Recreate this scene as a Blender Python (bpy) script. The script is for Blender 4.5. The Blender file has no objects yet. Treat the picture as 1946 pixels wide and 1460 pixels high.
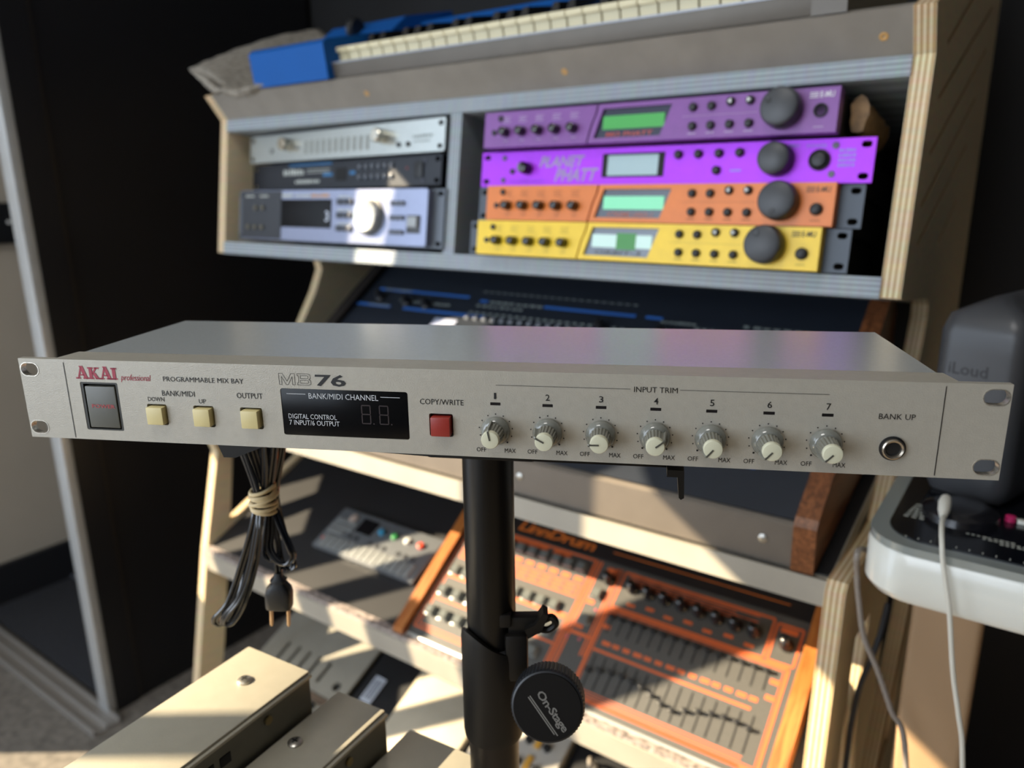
import bpy, bmesh, math, random
from mathutils import Vector, Matrix, Euler
random.seed(7)
PI = math.pi
sc = bpy.context.scene
COL = sc.collection

# ------------------------------------------------------------------ camera
EYE = 1.2                                   # camera height above the floor
cam_d = bpy.data.cameras.new('camera')
cam = bpy.data.objects.new('camera', cam_d); COL.objects.link(cam)
PITCH, ROLL = .2612, .0144
cam.matrix_world = Matrix.Translation((0, 0, EYE)) @ Matrix.Rotation(PI/2 - PITCH, 4, 'X') @ Matrix.Rotation(-ROLL, 4, 'Z')
cam_d.sensor_width = 36.0
cam_d.lens = 1437.6 * 36.0 / 1946.0
cam_d.clip_start = .02
cam_d.dof.use_dof = True
cam_d.dof.focus_distance = .372
cam_d.dof.aperture_fstop = 7.0
sc.camera = cam

# ------------------------------------------------------------------ world, sun, exposure
SUN_EL = math.radians(30.0)
w = bpy.data.worlds.new('sky'); sc.world = w; w.use_nodes = True
bg = w.node_tree.nodes['Background']
bg.inputs[0].default_value = (.72, .84, 1.0, 1); bg.inputs[1].default_value = 4.2
sun_d = bpy.data.lights.new('sun', 'SUN'); sun_d.energy = 21.0; sun_d.color = (1.0, .82, .56); sun_d.angle = math.radians(.22)
sun = bpy.data.objects.new('sun', sun_d); COL.objects.link(sun)
sun.location = (-4, 0, 4)
sun.rotation_euler = Vector((math.cos(SUN_EL), 0, -math.sin(SUN_EL))).to_track_quat('-Z', 'Y').to_euler()
sc.view_settings.view_transform = 'Standard'
sc.view_settings.look = 'None'
sc.view_settings.gamma = 1.0
sc.view_settings.use_curve_mapping = False
sc.view_settings.exposure = -0.1

# ------------------------------------------------------------------ rack frame (the equipment wall the photo looks at)
PSI, TILT = .62362, .15038
RC = Vector((.16189, .91012, EYE + .01541))
RU = Vector((math.cos(PSI), -math.sin(PSI), 0)); RN = Vector((-math.sin(PSI), -math.cos(PSI), 0))
FLOOR = -RC.z                                # floor height in rack coordinates
def rk(X, N, Z): return RC + RU*X + RN*N + Vector((0, 0, Z))

def area(name, loc, target, sx, sy, power, color):
    d = bpy.data.lights.new(name, 'AREA'); d.shape = 'RECTANGLE'; d.size = sx; d.size_y = sy; d.energy = power; d.color = color
    o = bpy.data.objects.new(name, d); COL.objects.link(o); o.location = loc
    o.rotation_euler = (Vector(target) - Vector(loc)).to_track_quat('-Z', 'Z').to_euler()
    return o
# daylight coming in through the window behind the photographer
area('window_daylight', rk(-.75, 2.93, .25), rk(-.6, 0, -.2), 1.9, 1.5, 20, (.92, .96, 1.0))

# ------------------------------------------------------------------ materials
def lin(h):
    h = h.lstrip('#'); c = [int(h[i:i+2], 16)/255 for i in (0, 2, 4)]
    return tuple((x/12.92 if x <= .04045 else ((x+.055)/1.055)**2.4) for x in c) + (1,)
MATS = {}
def mat(name, col, rough=.5, metal=0., var=0., scale=40., bump=0., bscale=200., emit=None, estr=0., coat=0., spec=None, trans=0., alpha=1.):
    if name in MATS: return MATS[name]
    m = bpy.data.materials.new(name); m.use_nodes = True; nt = m.node_tree; b = nt.nodes['Principled BSDF']
    c = lin(col) if isinstance(col, str) else col
    b.inputs['Base Color'].default_value = c; b.inputs['Roughness'].default_value = rough; b.inputs['Metallic'].default_value = metal
    if spec is not None: b.inputs['Specular IOR Level'].default_value = spec
    if coat: b.inputs['Coat Weight'].default_value = coat; b.inputs['Coat Roughness'].default_value = .08
    if trans: b.inputs['Transmission Weight'].default_value = trans
    if emit: b.inputs['Emission Color'].default_value = lin(emit); b.inputs['Emission Strength'].default_value = estr
    if var or bump:
        tc = nt.nodes.new('ShaderNodeTexCoord')
        if var:
            n = nt.nodes.new('ShaderNodeTexNoise'); n.inputs['Scale'].default_value = scale; n.inputs['Detail'].default_value = 5
            nt.links.new(tc.outputs['Object'], n.inputs['Vector'])
            r = nt.nodes.new('ShaderNodeValToRGB')
            r.color_ramp.elements[0].position = .3; r.color_ramp.elements[1].position = .7
            r.color_ramp.elements[0].color = tuple(max(0, x*(1-var)) for x in c[:3]) + (1,)
            r.color_ramp.elements[1].color = tuple(min(1, x*(1+var)) for x in c[:3]) + (1,)
            nt.links.new(n.outputs['Fac'], r.inputs['Fac']); nt.links.new(r.outputs['Color'], b.inputs['Base Color'])
        if bump:
            n2 = nt.nodes.new('ShaderNodeTexNoise'); n2.inputs['Scale'].default_value = bscale; n2.inputs['Detail'].default_value = 4
            nt.links.new(tc.outputs['Object'], n2.inputs['Vector'])
            bp = nt.nodes.new('ShaderNodeBump'); bp.inputs['Strength'].default_value = bump; bp.inputs['Distance'].default_value = .002
            nt.links.new(n2.outputs['Fac'], bp.inputs['Height']); nt.links.new(bp.outputs['Normal'], b.inputs['Normal'])
    MATS[name] = m
    return m
def layered(name, cols, axis, period, rough=.6, grain=True):
    """plywood: veneer layers that alternate along one axis of the board, with fine grain"""
    if name in MATS: return MATS[name]
    m = bpy.data.materials.new(name); m.use_nodes = True; nt = m.node_tree; b = nt.nodes['Principled BSDF']
    b.inputs['Roughness'].default_value = rough
    tc = nt.nodes.new('ShaderNodeTexCoord'); sp = nt.nodes.new('ShaderNodeSeparateXYZ'); nt.links.new(tc.outputs['Object'], sp.inputs[0])
    dv = nt.nodes.new('ShaderNodeMath'); dv.operation = 'DIVIDE'; dv.inputs[1].default_value = period
    nt.links.new(sp.outputs[axis], dv.inputs[0])
    fr = nt.nodes.new('ShaderNodeMath'); fr.operation = 'FRACT'; nt.links.new(dv.outputs[0], fr.inputs[0])
    r = nt.nodes.new('ShaderNodeValToRGB'); e = r.color_ramp.elements
    e[0].position = 0; e[0].color = lin(cols[0]); e[1].position = .42; e[1].color = lin(cols[0])
    a = e.new(.5); a.color = lin(cols[1]); a2 = e.new(.92); a2.color = lin(cols[1]); a3 = e.new(1.0); a3.color = lin(cols[0])
    nt.links.new(fr.outputs[0], r.inputs['Fac'])
    out = r.outputs['Color']
    if grain:
        n = nt.nodes.new('ShaderNodeTexNoise'); n.inputs['Scale'].default_value = 30; n.inputs['Detail'].default_value = 6
        mp = nt.nodes.new('ShaderNodeMapping'); mp.inputs['Scale'].default_value = (6, 1, 1) if axis != 'X' else (1, 1, 6)
        nt.links.new(tc.outputs['Object'], mp.inputs[0]); nt.links.new(mp.outputs[0], n.inputs['Vector'])
        mx = nt.nodes.new('ShaderNodeMix'); mx.data_type = 'RGBA'; mx.blend_type = 'MULTIPLY'; mx.inputs['Factor'].default_value = .35
        nt.links.new(out, mx.inputs[6]); nt.links.new(n.outputs['Color'], mx.inputs[7]); 
        hs = nt.nodes.new('ShaderNodeBrightContrast'); hs.inputs['Bright'].default_value = .05
        nt.links.new(mx.outputs[2], hs.inputs[0]); out = hs.outputs[0]
    nt.links.new(out, b.inputs['Base Color'])
    MATS[name] = m
    return m
def wood(name, c0, c1, rough=.35, sc_=(3, 30, 30)):
    if name in MATS: return MATS[name]
    m = bpy.data.materials.new(name); m.use_nodes = True; nt = m.node_tree; b = nt.nodes['Principled BSDF']; b.inputs['Roughness'].default_value = rough
    tc = nt.nodes.new('ShaderNodeTexCoord'); mp = nt.nodes.new('ShaderNodeMapping'); mp.inputs['Scale'].default_value = sc_
    n = nt.nodes.new('ShaderNodeTexNoise'); n.inputs['Scale'].default_value = 6; n.inputs['Detail'].default_value = 6; n.inputs['Distortion'].default_value = 1.2
    r = nt.nodes.new('ShaderNodeValToRGB'); r.color_ramp.elements[0].position = .35; r.color_ramp.elements[1].position = .68
    r.color_ramp.elements[0].color = lin(c0); r.color_ramp.elements[1].color = lin(c1)
    nt.links.new(tc.outputs['Object'], mp.inputs[0]); nt.links.new(mp.outputs[0], n.inputs['Vector']); nt.links.new(n.outputs['Fac'], r.inputs['Fac']); nt.links.new(r.outputs['Color'], b.inputs['Base Color'])
    MATS[name] = m
    return m

# ------------------------------------------------------------------ mesh builder
class MB:
    def __init__(s): s.v = []; s.f = []
    def add(s, vs, fs, M=None):
        o = len(s.v); s.v += [tuple(M @ Vector(p)) for p in vs] if M else [tuple(p) for p in vs]
        s.f += [tuple(i+o for i in q) for q in fs]
        return s
    def box(s, x0, x1, y0, y1, z0, z1, b=0., M=None):
        bm = bmesh.new(); bmesh.ops.create_cube(bm, size=1)
        for q in bm.verts: q.co = Vector(((x0+x1)/2 + q.co.x*(x1-x0), (y0+y1)/2 + q.co.y*(y1-y0), (z0+z1)/2 + q.co.z*(z1-z0)))
        if b: bmesh.ops.bevel(bm, geom=list(bm.edges), offset=b, segments=2, affect='EDGES', profile=.6)
        return s.bm(bm, M)
    def bm(s, bm, M=None):
        bm.verts.index_update(); bmesh.ops.recalc_face_normals(bm, faces=bm.faces)
        s.add([q.co.copy() for q in bm.verts], [[q.index for q in fc.verts] for fc in bm.faces], M); bm.free()
        return s
    def lathe(s, prof, axis='Z', c=(0, 0, 0), n=24, M=None, flute=0, famp=0., f0=0, f1=0):
        """prof: list of (radius, height) turned about an axis; rows f0..f1 may be fluted"""
        vs, fs = [], []
        for k, (r, h) in enumerate(prof):
            for i in range(n):
                a = 2*PI*i/n; rr = r
                if flute and f0 <= k <= f1: rr = r - famp*(1 if (i*flute*2//n) % 2 else 0)
                x, y = rr*math.cos(a), rr*math.sin(a)
                p = (x, y, h) if axis == 'Z' else ((x, -h, y) if axis == '-Y' else (h, x, y))
                vs.append((p[0]+c[0], p[1]+c[1], p[2]+c[2]))
        for k in range(len(prof)-1):
            for i in range(n): fs.append((k*n+i, k*n+(i+1) % n, (k+1)*n+(i+1) % n, (k+1)*n+i))
        fs.append(tuple(reversed(range(n)))); fs.append(tuple(range((len(prof)-1)*n, len(prof)*n)))
        return s.add(vs, fs, M)
    def cyl(s, r, h0, h1, axis='Z', c=(0, 0, 0), n=20, M=None, b=0.):
        pr = [(r, h0), (r, h1)] if not b else [(r, h0), (r, h1-b), (r-b*.35, h1-b*.3), (r-b, h1)]
        return s.lathe(pr, axis, c, n, M)
    def prism(s, poly, holes, a, b, plane='XZ', M=None):
        """extrude a 2D outline (with holes) from a to b along the axis normal to its plane"""
        bm = bmesh.new(); es = []
        for loop in [poly] + list(holes):
            vs = [bm.verts.new((p[0], p[1], 0)) for p in loop]
            for i in range(len(vs)): es.append(bm.edges.new((vs[i], vs[(i+1) % len(vs)])))
        bmesh.ops.triangle_fill(bm, use_beauty=True, edges=es)
        g = bmesh.ops.extrude_face_region(bm, geom=list(bm.faces))
        for q in g['geom']:
            if isinstance(q, bmesh.types.BMVert): q.co.z = 1.0
        for q in bm.verts:
            t = a + (b-a)*q.co.z
            if plane == 'XZ': q.co = Vector((q.co.x, t, q.co.y))
            elif plane == 'YZ': q.co = Vector((t, q.co.x, q.co.y))
            else: q.co = Vector((q.co.x, q.co.y, t))
        return s.bm(bm, M)
    def tube(s, pts, r, n=8, M=None, flat=1., closed=False):
        pts = [Vector(p) for p in pts]; vs, fs = [], []
        N = len(pts); prev = None
        for k in range(N):
            if closed: t = pts[(k+1) % N] - pts[k-1]
            else: t = pts[min(k+1, N-1)] - pts[max(k-1, 0)]
            t.normalize()
            a = prev if prev is not None else (Vector((0, 1, 0)) if abs(t.y) < .9 else Vector((1, 0, 0)))
            x = (a - t*a.dot(t)).normalized(); y = t.cross(x); prev = x
            rr = r[k] if isinstance(r, (list, tuple)) else r
            for i in range(n):
                q = pts[k] + x*(rr*math.cos(2*PI*i/n)) + y*(rr*flat*math.sin(2*PI*i/n)); vs.append(q)
        for k in range(N if closed else N-1):
            for i in range(n):
                k2 = (k+1) % N
                fs.append((k*n+i, k*n+(i+1) % n, k2*n+(i+1) % n, k2*n+i))
        if not closed: fs.append(tuple(reversed(range(n)))); fs.append(tuple(range((N-1)*n, N*n)))
        return s.add(vs, fs, M)
    def mesh(s, name, smooth=True, ang=35):
        me = bpy.data.meshes.new(name); me.from_pydata(s.v, [], s.f); me.validate(); me.update()
        if smooth:
            me.polygons.foreach_set('use_smooth', [True]*len(me.polygons)); me.set_sharp_from_angle(angle=math.radians(ang))
        return me
    def build(s, name, m, parent=None, smooth=True, ang=35):
        bmx = bmesh.new(); 
        me = s.mesh(name, smooth, ang)
        bmx.from_mesh(me); bmesh.ops.recalc_face_normals(bmx, faces=bmx.faces); bmx.to_mesh(me); bmx.free()
        me.materials.append(m)
        o = link(name, me, parent)
        if parent and any(q in name for q in ('print', 'small_lettering', 'unlit', 'label_', 'vent_slots')): o['kind'] = 'stuff'
        return o
def link(name, me, parent=None):
    o = bpy.data.objects.new(name, me); COL.objects.link(o)
    if parent: o.parent = parent
    return o
def thing(name, label, cat, M, group=None):
    o = bpy.data.objects.new(name, None); COL.objects.link(o); o.empty_display_size = .02
    o.matrix_world = M; o['label'] = label; o['category'] = cat
    if group: o['group'] = group
    return o
def tag(o, label, cat, group=None):
    o['label'] = label; o['category'] = cat
    if group: o['group'] = group
    return o
def struct(o): o['kind'] = 'structure'; return o
def smooth_path(pts, k=6):
    """Catmull-Rom through the points"""
    P = [Vector(p) for p in pts]; P = [P[0]] + P + [P[-1]]; out = []
    for i in range(1, len(P)-2):
        for j in range(k):
            t = j/k; a, b, c, d = P[i-1], P[i], P[i+1], P[i+2]
            out.append(.5*((2*b) + (c-a)*t + (2*a-5*b+4*c-d)*t*t + (3*b-a-3*c+d)*t**3))
    out.append(P[-2]); return out
def rrect(x0, x1, z0, z1, r, n=4):
    out = []
    for cx, cz, a0 in ((x1-r, z1-r, 0), (x0+r, z1-r, 90), (x0+r, z0+r, 180), (x1-r, z0+r, 270)):
        for i in range(n+1):
            a = math.radians(a0 + 90*i/n); out.append((cx + r*math.cos(a), cz + r*math.sin(a)))
    return out
# lettering -----------------------------------------------------------------
TXT = {}
def text_mesh(s, bold=0., shear=0., space=1.):
    k = (s, bold, shear, space)
    if k not in TXT:
        c = bpy.data.curves.new('lettering', 'FONT'); c.body = s; c.offset = bold; c.shear = shear; c.space_character = space; c.size = 1; c.resolution_u = 2; c.extrude = 0
        o = bpy.data.objects.new('lettering', c); COL.objects.link(o)
        bpy.context.view_layer.update()
        me = bpy.data.meshes.new_from_object(o.evaluated_get(bpy.context.evaluated_depsgraph_get()))
        bpy.data.objects.remove(o); bpy.data.curves.remove(c)
        TXT[k] = ([v.co.copy() for v in me.vertices], [tuple(p.vertices) for p in me.polygons]); bpy.data.meshes.remove(me)
    return TXT[k]
def text_into(mb, s, x0, z0, wd, ht, y=-.0002, bold=.0, shear=0., space=1., plane='XZ', rot=0., M=None):
    vs, fs = text_mesh(s, bold, shear, space)
    mnx = min(p.x for p in vs); mxx = max(p.x for p in vs); mny = min(p.y for p in vs); mxy = max(p.y for p in vs)
    if ht is None: ht = wd/(mxx-mnx)*(mxy-mny)
    out = []
    for p in vs:
        a = (p.x-mnx)/(mxx-mnx)*wd; b = (p.y-mny)/(mxy-mny)*ht
        if rot: a, b = a*math.cos(rot)-b*math.sin(rot), a*math.sin(rot)+b*math.cos(rot)
        out.append((x0+a, y, z0+b) if plane == 'XZ' else (x0+a, z0+b, y))
    return mb.add(out, fs, M)
def marks(mb, x0, z0, wd, ht, n=6, y=-.0002, plane='XZ', M=None):
    """print too small to read: a row of uneven dashes"""
    r = random.Random(int(abs(x0*7919 + z0*104729)*1000)); x = x0
    for k in range(n):
        l = wd/n*r.uniform(.55, .85); quad(mb, x, x+l, z0, z0+ht*r.uniform(.7, 1), y, plane, M); x += wd/n
def quad(mb, x0, x1, z0, z1, y=-.0002, plane='XZ', M=None):
    pts = [(x0, z0), (x1, z0), (x1, z1), (x0, z1)]
    return mb.add([(a, y, b) if plane == 'XZ' else (a, b, y) for a, b in pts], [(0, 1, 2, 3)], M)
def rackM(X, N, Z, tilt=0., dz=0.):
    """frame in the rack: local x along the rack, y into it, z up; tilt>0 leans the top back"""
    return Matrix.Translation(rk(X, N, Z)) @ Matrix.Rotation(-PSI + dz, 4, 'Z') @ Matrix.Rotation(-tilt, 4, 'X')
def faceM(xm, vm, off=0.):
    """a point of the tilted rack front, mm along and mm up, off metres proud of it"""
    up = Vector((0, 0, 1))*math.cos(TILT) - RN*math.sin(TILT)
    return Matrix.Translation(RC + RU*(xm/1000) + up*(vm/1000) + RN*off) @ Matrix.Rotation(-PSI, 4, 'Z') @ Matrix.Rotation(-TILT, 4, 'X')

# common materials
BLACK = mat('black print', '#0b0b0c', .5)
WHITE = mat('white print', '#d8dad8', .5)
DARK = mat('dark plastic', '#17181a', .42)
STEEL = mat('steel screw', '#b9b6ae', .3, .9)
HOLE = mat('recess black', '#050506', .7)
PLY = layered('birch plywood', ('#e9d7b0', '#b8935c'), 'X', .0052, .55)
PLYD = layered('grey stained plywood', ('#98a3ab', '#767f86'), 'Z', .0052, .45)
FILM = mat('grey film faced board', '#8a847b', .4, 0, .10, 22, .05, 300)
BLKBOARD = mat('black shelf board', '#1d1d1f', .5, 0, .1, 15)

# ------------------------------------------------------------------ setting
def rbox(mb, X0, X1, N0, N1, Z0, Z1):
    """box in rack coordinates, meshes live in the rack frame (local y = -N)"""
    return mb.box(X0, X1, -N1, -N0, Z0, Z1)
RM = rackM(0, 0, 0)
def rbuild(mb, name, m, **k):
    o = mb.build(name, m, None, **k); o.matrix_world = RM; return o
XL, XR, NB, NF, ZC = -2.04, 2.3, -.62, 3.0, 1.5
struct(rbuild(rbox(MB(), XL-.1, XR, NB, NF, FLOOR-.1, FLOOR), 'floor', mat('grey speckled floor', '#6f6961', .75, 0, .35, 55, .2, 300)))
struct(rbuild(rbox(MB(), XL-.1, XR, NB, NF+.1, ZC, ZC+.1), 'ceiling', mat('white ceiling', '#cfcac0', .8)))
struct(rbuild(rbox(MB(), XL-.1, XR, NB-.1, NB, FLOOR, ZC), 'wall_back', mat('near black wall', '#0c0d10', .8, 0, .1, 8)))
struct(rbuild(rbox(MB(), XR, XR+.1, NB, NF+.1, FLOOR, ZC), 'wall_right', mat('dark blue grey wall', '#1b1d22', .8)))
# wall behind the photographer, with its window opening
fm = MB()
rbox(fm, XL-.1, -1.75, NF, NF+.1, FLOOR, ZC); rbox(fm, .25, XR, NF, NF+.1, FLOOR, ZC)
rbox(fm, -1.75, .25, NF, NF+.1, FLOOR, -.55); rbox(fm, -1.75, .25, NF, NF+.1, 1.05, ZC)
struct(rbuild(fm, 'wall_front', mat('warm white wall', '#b9b2a6', .8)))
# wall on the left: openings out of view, shaped to throw the sun patches. intervals are distances from the photographer (m)
def ny(y): return (2.101 - y)/.812
TOP = 1.165
SILL = FLOOR + .08
OPEN = [(1.255, 1.402, SILL, .37), (1.118, 1.172, .24, TOP), (1.078, 1.118, .60, .92), (1.024, 1.078, .24, .92), (.976, 1.024, .60, .92), (.915, .976, SILL, TOP), (.412, .813, SILL, TOP), (-.02, .379, SILL, TOP), (-.30, -.07, SILL, TOP)]
lm = MB(); edge = NB; WT = .012
for y0, y1, bot, top in OPEN:
    n0, n1 = ny(y1), ny(y0)
    if n0 - edge > .001: rbox(lm, XL-WT, XL, edge, n0, FLOOR, ZC)
    rbox(lm, XL-WT, XL, n0, n1, top, ZC); rbox(lm, XL-WT, XL, n0, n1, FLOOR, bot); edge = n1
    pd = bpy.data.lights.new('window_portal', 'AREA'); pd.shape = 'RECTANGLE'; pd.size = n1-n0; pd.size_y = top-bot
    po = bpy.data.objects.new('window_portal', pd); COL.objects.link(po); pd.cycles.is_portal = True
    po.matrix_world = Matrix.Translation(rk(XL-.02, (n0+n1)/2, (top+bot)/2)) @ Matrix((( RN.x, 0, -RU.x, 0), (RN.y, 0, -RU.y, 0), (0, 1, 0, 0), (0, 0, 0, 1)))
rbox(lm, XL-WT, XL, ny(1.402), ny(1.255), -.40, .10)      # bar added across the far opening to shade the lowest shelf
rbox(lm, XL-WT, XL, edge, NF, FLOOR, ZC)
struct(rbuild(lm, 'wall_left', mat('greige wall', '#b8ae9e', .7, 0, .04, 6)))
struct(rbuild(rbox(MB(), XL, XL+.02, -.5, .9, FLOOR, FLOOR+.12), 'baseboard_left', mat('dark baseboard', '#15161a', .6)))

# ------------------------------------------------------------------ the mix bay on its stand (hero)
HM = Matrix.Translation((-.0237, .3512, EYE-.1085)) @ Matrix.Rotation(-.1681, 4, 'Z')
def build_hero():
    H = .0219
    ALU = mat('champagne aluminium', '#a8a397', .40, .15, .035, 260, .12, 1500)
    TOPM = mat('grey painted steel lid', '#babebe', .20, .30, .03, 500, .05, 2500)
    root = thing('mix_bay', 'silver one-unit rack mixer with seven trim knobs held up on the black pole', 'rack mixer', HM)
    mm = .001
    slots = []
    for sx in (-1, 1):
        for sz in (-1, 1):
            slots.append(rrect(sx*235.3*mm-5.2*mm, sx*235.3*mm+5.2*mm, sz*16*mm-3.5*mm, sz*16*mm+3.5*mm, 3.45*mm, 6))
    power = rrect(-.2067, -.1849, -.0164, .0100, .0008, 2)
    btn = [rrect(-.1695, -.1583, -.0121, -.0008, .0009, 2), rrect(-.1432, -.1318, -.0122, -.0008, .0009, 2), rrect(-.1172, -.1051, -.0122, -.0009, .0009, 2), rrect(-.0174, -.0054, -.0121, -.0004, .0009, 2)]
    disp = rrect(-.0942, -.0278, -.0146, .0100, .0012, 3)
    jack = [(.1958+.0046*math.cos(2*PI*i/24), -.0088+.0046*math.sin(2*PI*i/24)) for i in range(24)]
    leds = [rrect(.0158+.02525*k-.0025, .0158+.02525*k+.0025, .0048, .0063, .0001, 1) for k in range(7)]
    front = MB().prism([(-.2413, -H), (.2413, -H), (.2413, H), (-.2413, H)], slots + [power] + btn + [disp, jack] + leds, 0, .0036)
    # thicker rail behind the plate, its ends ramped down to the ears
    plan = [(-.2205, .0036), (.2205, .0036), (.2208, .0045), (.2195, .0185), (-.2195, .0185), (-.2208, .0045)]
    front.prism(plan, [], H-.003, H, 'XY'); front.prism(plan, [], -H, -H+.003, 'XY')
    front.build('front_panel', ALU, root, ang=20)
    MB().box(-.2195, .2195, .0045, .0185, -H+.003, H-.003).build('panel_backing', HOLE, root)
    case = MB().prism([(-.2175, .0185), (.2175, .0185), (.2175, .1165), (-.2175, .1165)], [], -H+.0005, H-.0004, 'XY')
    case.build('case', TOPM, root, ang=20)
    lip = MB()
    for x in (-.2178, .2178): lip.box(x-.0005, x+.0005, .0186, .1168, -H+.004, H-.0012)
    lip.build('lid_edge', TOPM, root)
    bare = mat('bare worn metal', '#ccc6ba', .3, .8, .3, 900)
    for sx in (-1, 1):
        for sz in (-1, 1):
            ring = MB().prism(rrect(sx*.2353-.0055, sx*.2353+.0055, sz*.016-.0038, sz*.016+.0038, .0037, 6), [rrect(sx*.2353-.0051, sx*.2353+.0051, sz*.016-.0034, sz*.016+.0034, .0034, 6)], -.0002, .0034)
            ring.build('slot_rim', bare, root)
    # power switch
    MB().prism(power, [rrect(-.2052, -.1862, -.0157, .0090, .0005, 2)], .0002, .0040).build('switch_bezel', mat('olive black plastic', '#26251d', .45), root)
    sw = MB().box(-.2041, -.1867, -.0004, .006, -.0149, .0078, .0006)
    swo = sw.build('power_switch', mat('grey switch plastic', '#55554e', .4), root)
    t = MB(); text_into(t, 'POWER', -.2013, -.0040, .0135, .0021, -.0006, .012); t.build('lettering', mat('red print', '#a4383c', .5), swo)
    cream = mat('aged cream button', '#cfc08a', .4, 0, .05, 60)
    for k, c in enumerate(((-.1639, -.0066), (-.1375, -.0066), (-.1111, -.0066))):
        MB().box(c[0]-.0046, c[0]+.0046, -.0032, .0036, c[1]-.0047, c[1]+.0047, .0007).build('push_button', cream, root)
    MB().box(-.0161, -.0064, -.0032, .0036, -.0113, -.0016, .0007).build('copy_button', mat('brick red button', '#8f2b22', .35), root)
    hb = MB()
    for c in (-.1639, -.1375, -.1111, -.0114): hb.box(c-.0062, c+.0062, .0036, .0044, -.0125, -.0002)
    hb.build('button_well', HOLE, root)
    # display
    dp = MB().box(-.0941, -.0279, .0002, .0044, -.0145, .0099, .0003).build('display_window', mat('smoked display window', '#050609', .22, 0, spec=.2), root)
    t = MB()
    text_into(t, 'BANK/MIDI CHANNEL', -.0793, .0050, .0363, .0029, .00005)
    quad(t, -.0910, -.0809, .0071, .0074, .00005); quad(t, -.0418, -.0318, .0068, .0071, .00005)
    text_into(t, 'DIGITAL CONTROL', -.0910, -.0058, .0257, .0026, .00005); text_into(t, '7 INPUT/6 OUTPUT', -.0908, -.0091, .0268, .0026, .00005)
    t.build('lettering', mat('silver print', '#b9bcc0', .5), dp)
    seg = MB()
    for cx in (-.0497, -.0405):
        for a, b, c, d in ((0, .0044, .0044, .0050), (0, .0044, -.0002, .0004), (0, .0044, -.0050, -.0044), (-.0003, .0003, .0004, .0046), (.0041, .0047, .0004, .0046), (-.0003, .0003, -.0046, -.0002), (.0041, .0047, -.0046, -.0002)):
            quad(seg, cx-.0022+a, cx-.0022+b, -.0023+c, -.0023+d, .0001)
        quad(seg, cx+.0034, cx+.0041, -.0074, -.0067, .0001)
    seg.build('unlit_digits', mat('unlit segments', '#241718', .4), dp)
    # jack
    j = MB()
    j.lathe([(.0048, 0), (.0048, .0022), (.0042, .0026), (.0034, .0022), (.0031, .0005), (.0031, -.003)], '-Y', (.1958, 0, -.0088), 28)
    jo = j.build('jack_socket', mat('nickel socket', '#a89e90', .25, .9), root)
    MB().lathe([(.0056, 0), (.0056, .0008), (.0047, .0010)], '-Y', (.1958, 0, -.0088), 28).build('socket_ring', DARK, jo)
    MB().lathe([(.0030, .0006), (.0001, .00061)], '-Y', (.1958, 0, -.0088), 24).build('socket_bore', HOLE, jo)
    ws = MB()
    for k in range(7): ws.box(.0158+.02525*k-.0025, .0158+.02525*k+.0025, .0001, .0036, .0048, .0063)
    ws.build('indicator_window', mat('dark indicator', '#151214', .3), root)
    # print
    def word(s_, x, z, wd, ht, bold=.0, space=1.):
        t = MB(); text_into(t, s_, x, z, wd, ht, bold=bold, space=space); t.build('lettering', BLACK, root, smooth=False)
    def rule(x0, x1, z0, z1):
        t = MB(); quad(t, x0, x1, z0, z1); t.build('rule_line', BLACK, root, smooth=False)
    word('PROGRAMMABLE MIX BAY', -.1581, .0117, .0445, .0026)
    word('BANK/MIDI', -.1598, .0039, .0184, .0029); word('DOWN', -.1683, .0008, .0093, .0023); word('UP', -.1395, .0005, .0039, .0023)
    word('OUTPUT', -.1181, .0040, .0141, .0029); word('COPY/WRITE', -.0217, .0042, .0219, .0028)
    word('INPUT TRIM', .0813, .0136, .0198, .0026); word('BANK UP', .1887, .0046, .0152, .0026)
    for k in range(7):
        cx = .0158 + .02525*k
        word(str(k+1), cx-(.0006 if k == 0 else .0010), .0080, .0011 if k == 0 else .0020, .0031, .008)
        word('OFF', cx-.0098, -.0190, .0048, .0022); word('MAX', cx+.0042, -.0190, .0054, .0022)
        t = MB()
        for a in range(11):
            an = math.radians(-137 + 274*a/10); x = cx + .0082*math.sin(an); z = -.0077 + .0082*math.cos(an); rr = .0005 if a in (0, 10) else .00034
            t.add([(x+rr*math.cos(q*PI/4), -.0002, z+rr*math.sin(q*PI/4)) for q in range(8)], [tuple(range(8))])
        t.build('dial_dots', BLACK, root, smooth=False)['kind'] = 'stuff'
    rule(.0162, .0797, .01485, .01505); rule(.1022, .1672, .01505, .01525); rule(-.2147, -.2143, -.0212, .0203); rule(.2145, .2149, -.0208, .0204)
    word('76', -.0750, .0117, .0160, .0060, .018, .95)
    # outlined model letters
    ol = MB()
    def outline(pts, close=True):
        p = [(-.0942 + a*.0168, 0, .0120 + b*.0058) for a, b in pts]
        for i in range(len(p) if close else len(p)-1):
            a = Vector(p[i]); b = Vector(p[(i+1) % len(p)]); d = (b-a).normalized(); nrm = Vector((-d.z, 0, d.x))*.00010
            ol.add([a-nrm+Vector((0, -.0002, 0)), b-nrm+Vector((0, -.0002, 0)), b+nrm+Vector((0, -.0002, 0)), a+nrm+Vector((0, -.0002, 0))], [(0, 1, 2, 3)])
    outline([(0, 0), (0, 1), (.11, 1), (.25, .3), (.39, 1), (.5, 1), (.5, 0), (.42, 0), (.42, .72), (.28, 0), (.22, 0), (.08, .72), (.08, 0)])
    outline([(.58, 0), (.58, .18), (.62, .18), (.62, .82), (.58, .82), (.58, 1), (.92, 1), (.99, .9), (.99, .6), (.94, .5), (1.0, .4), (1.0, .1), (.93, 0)])
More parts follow.
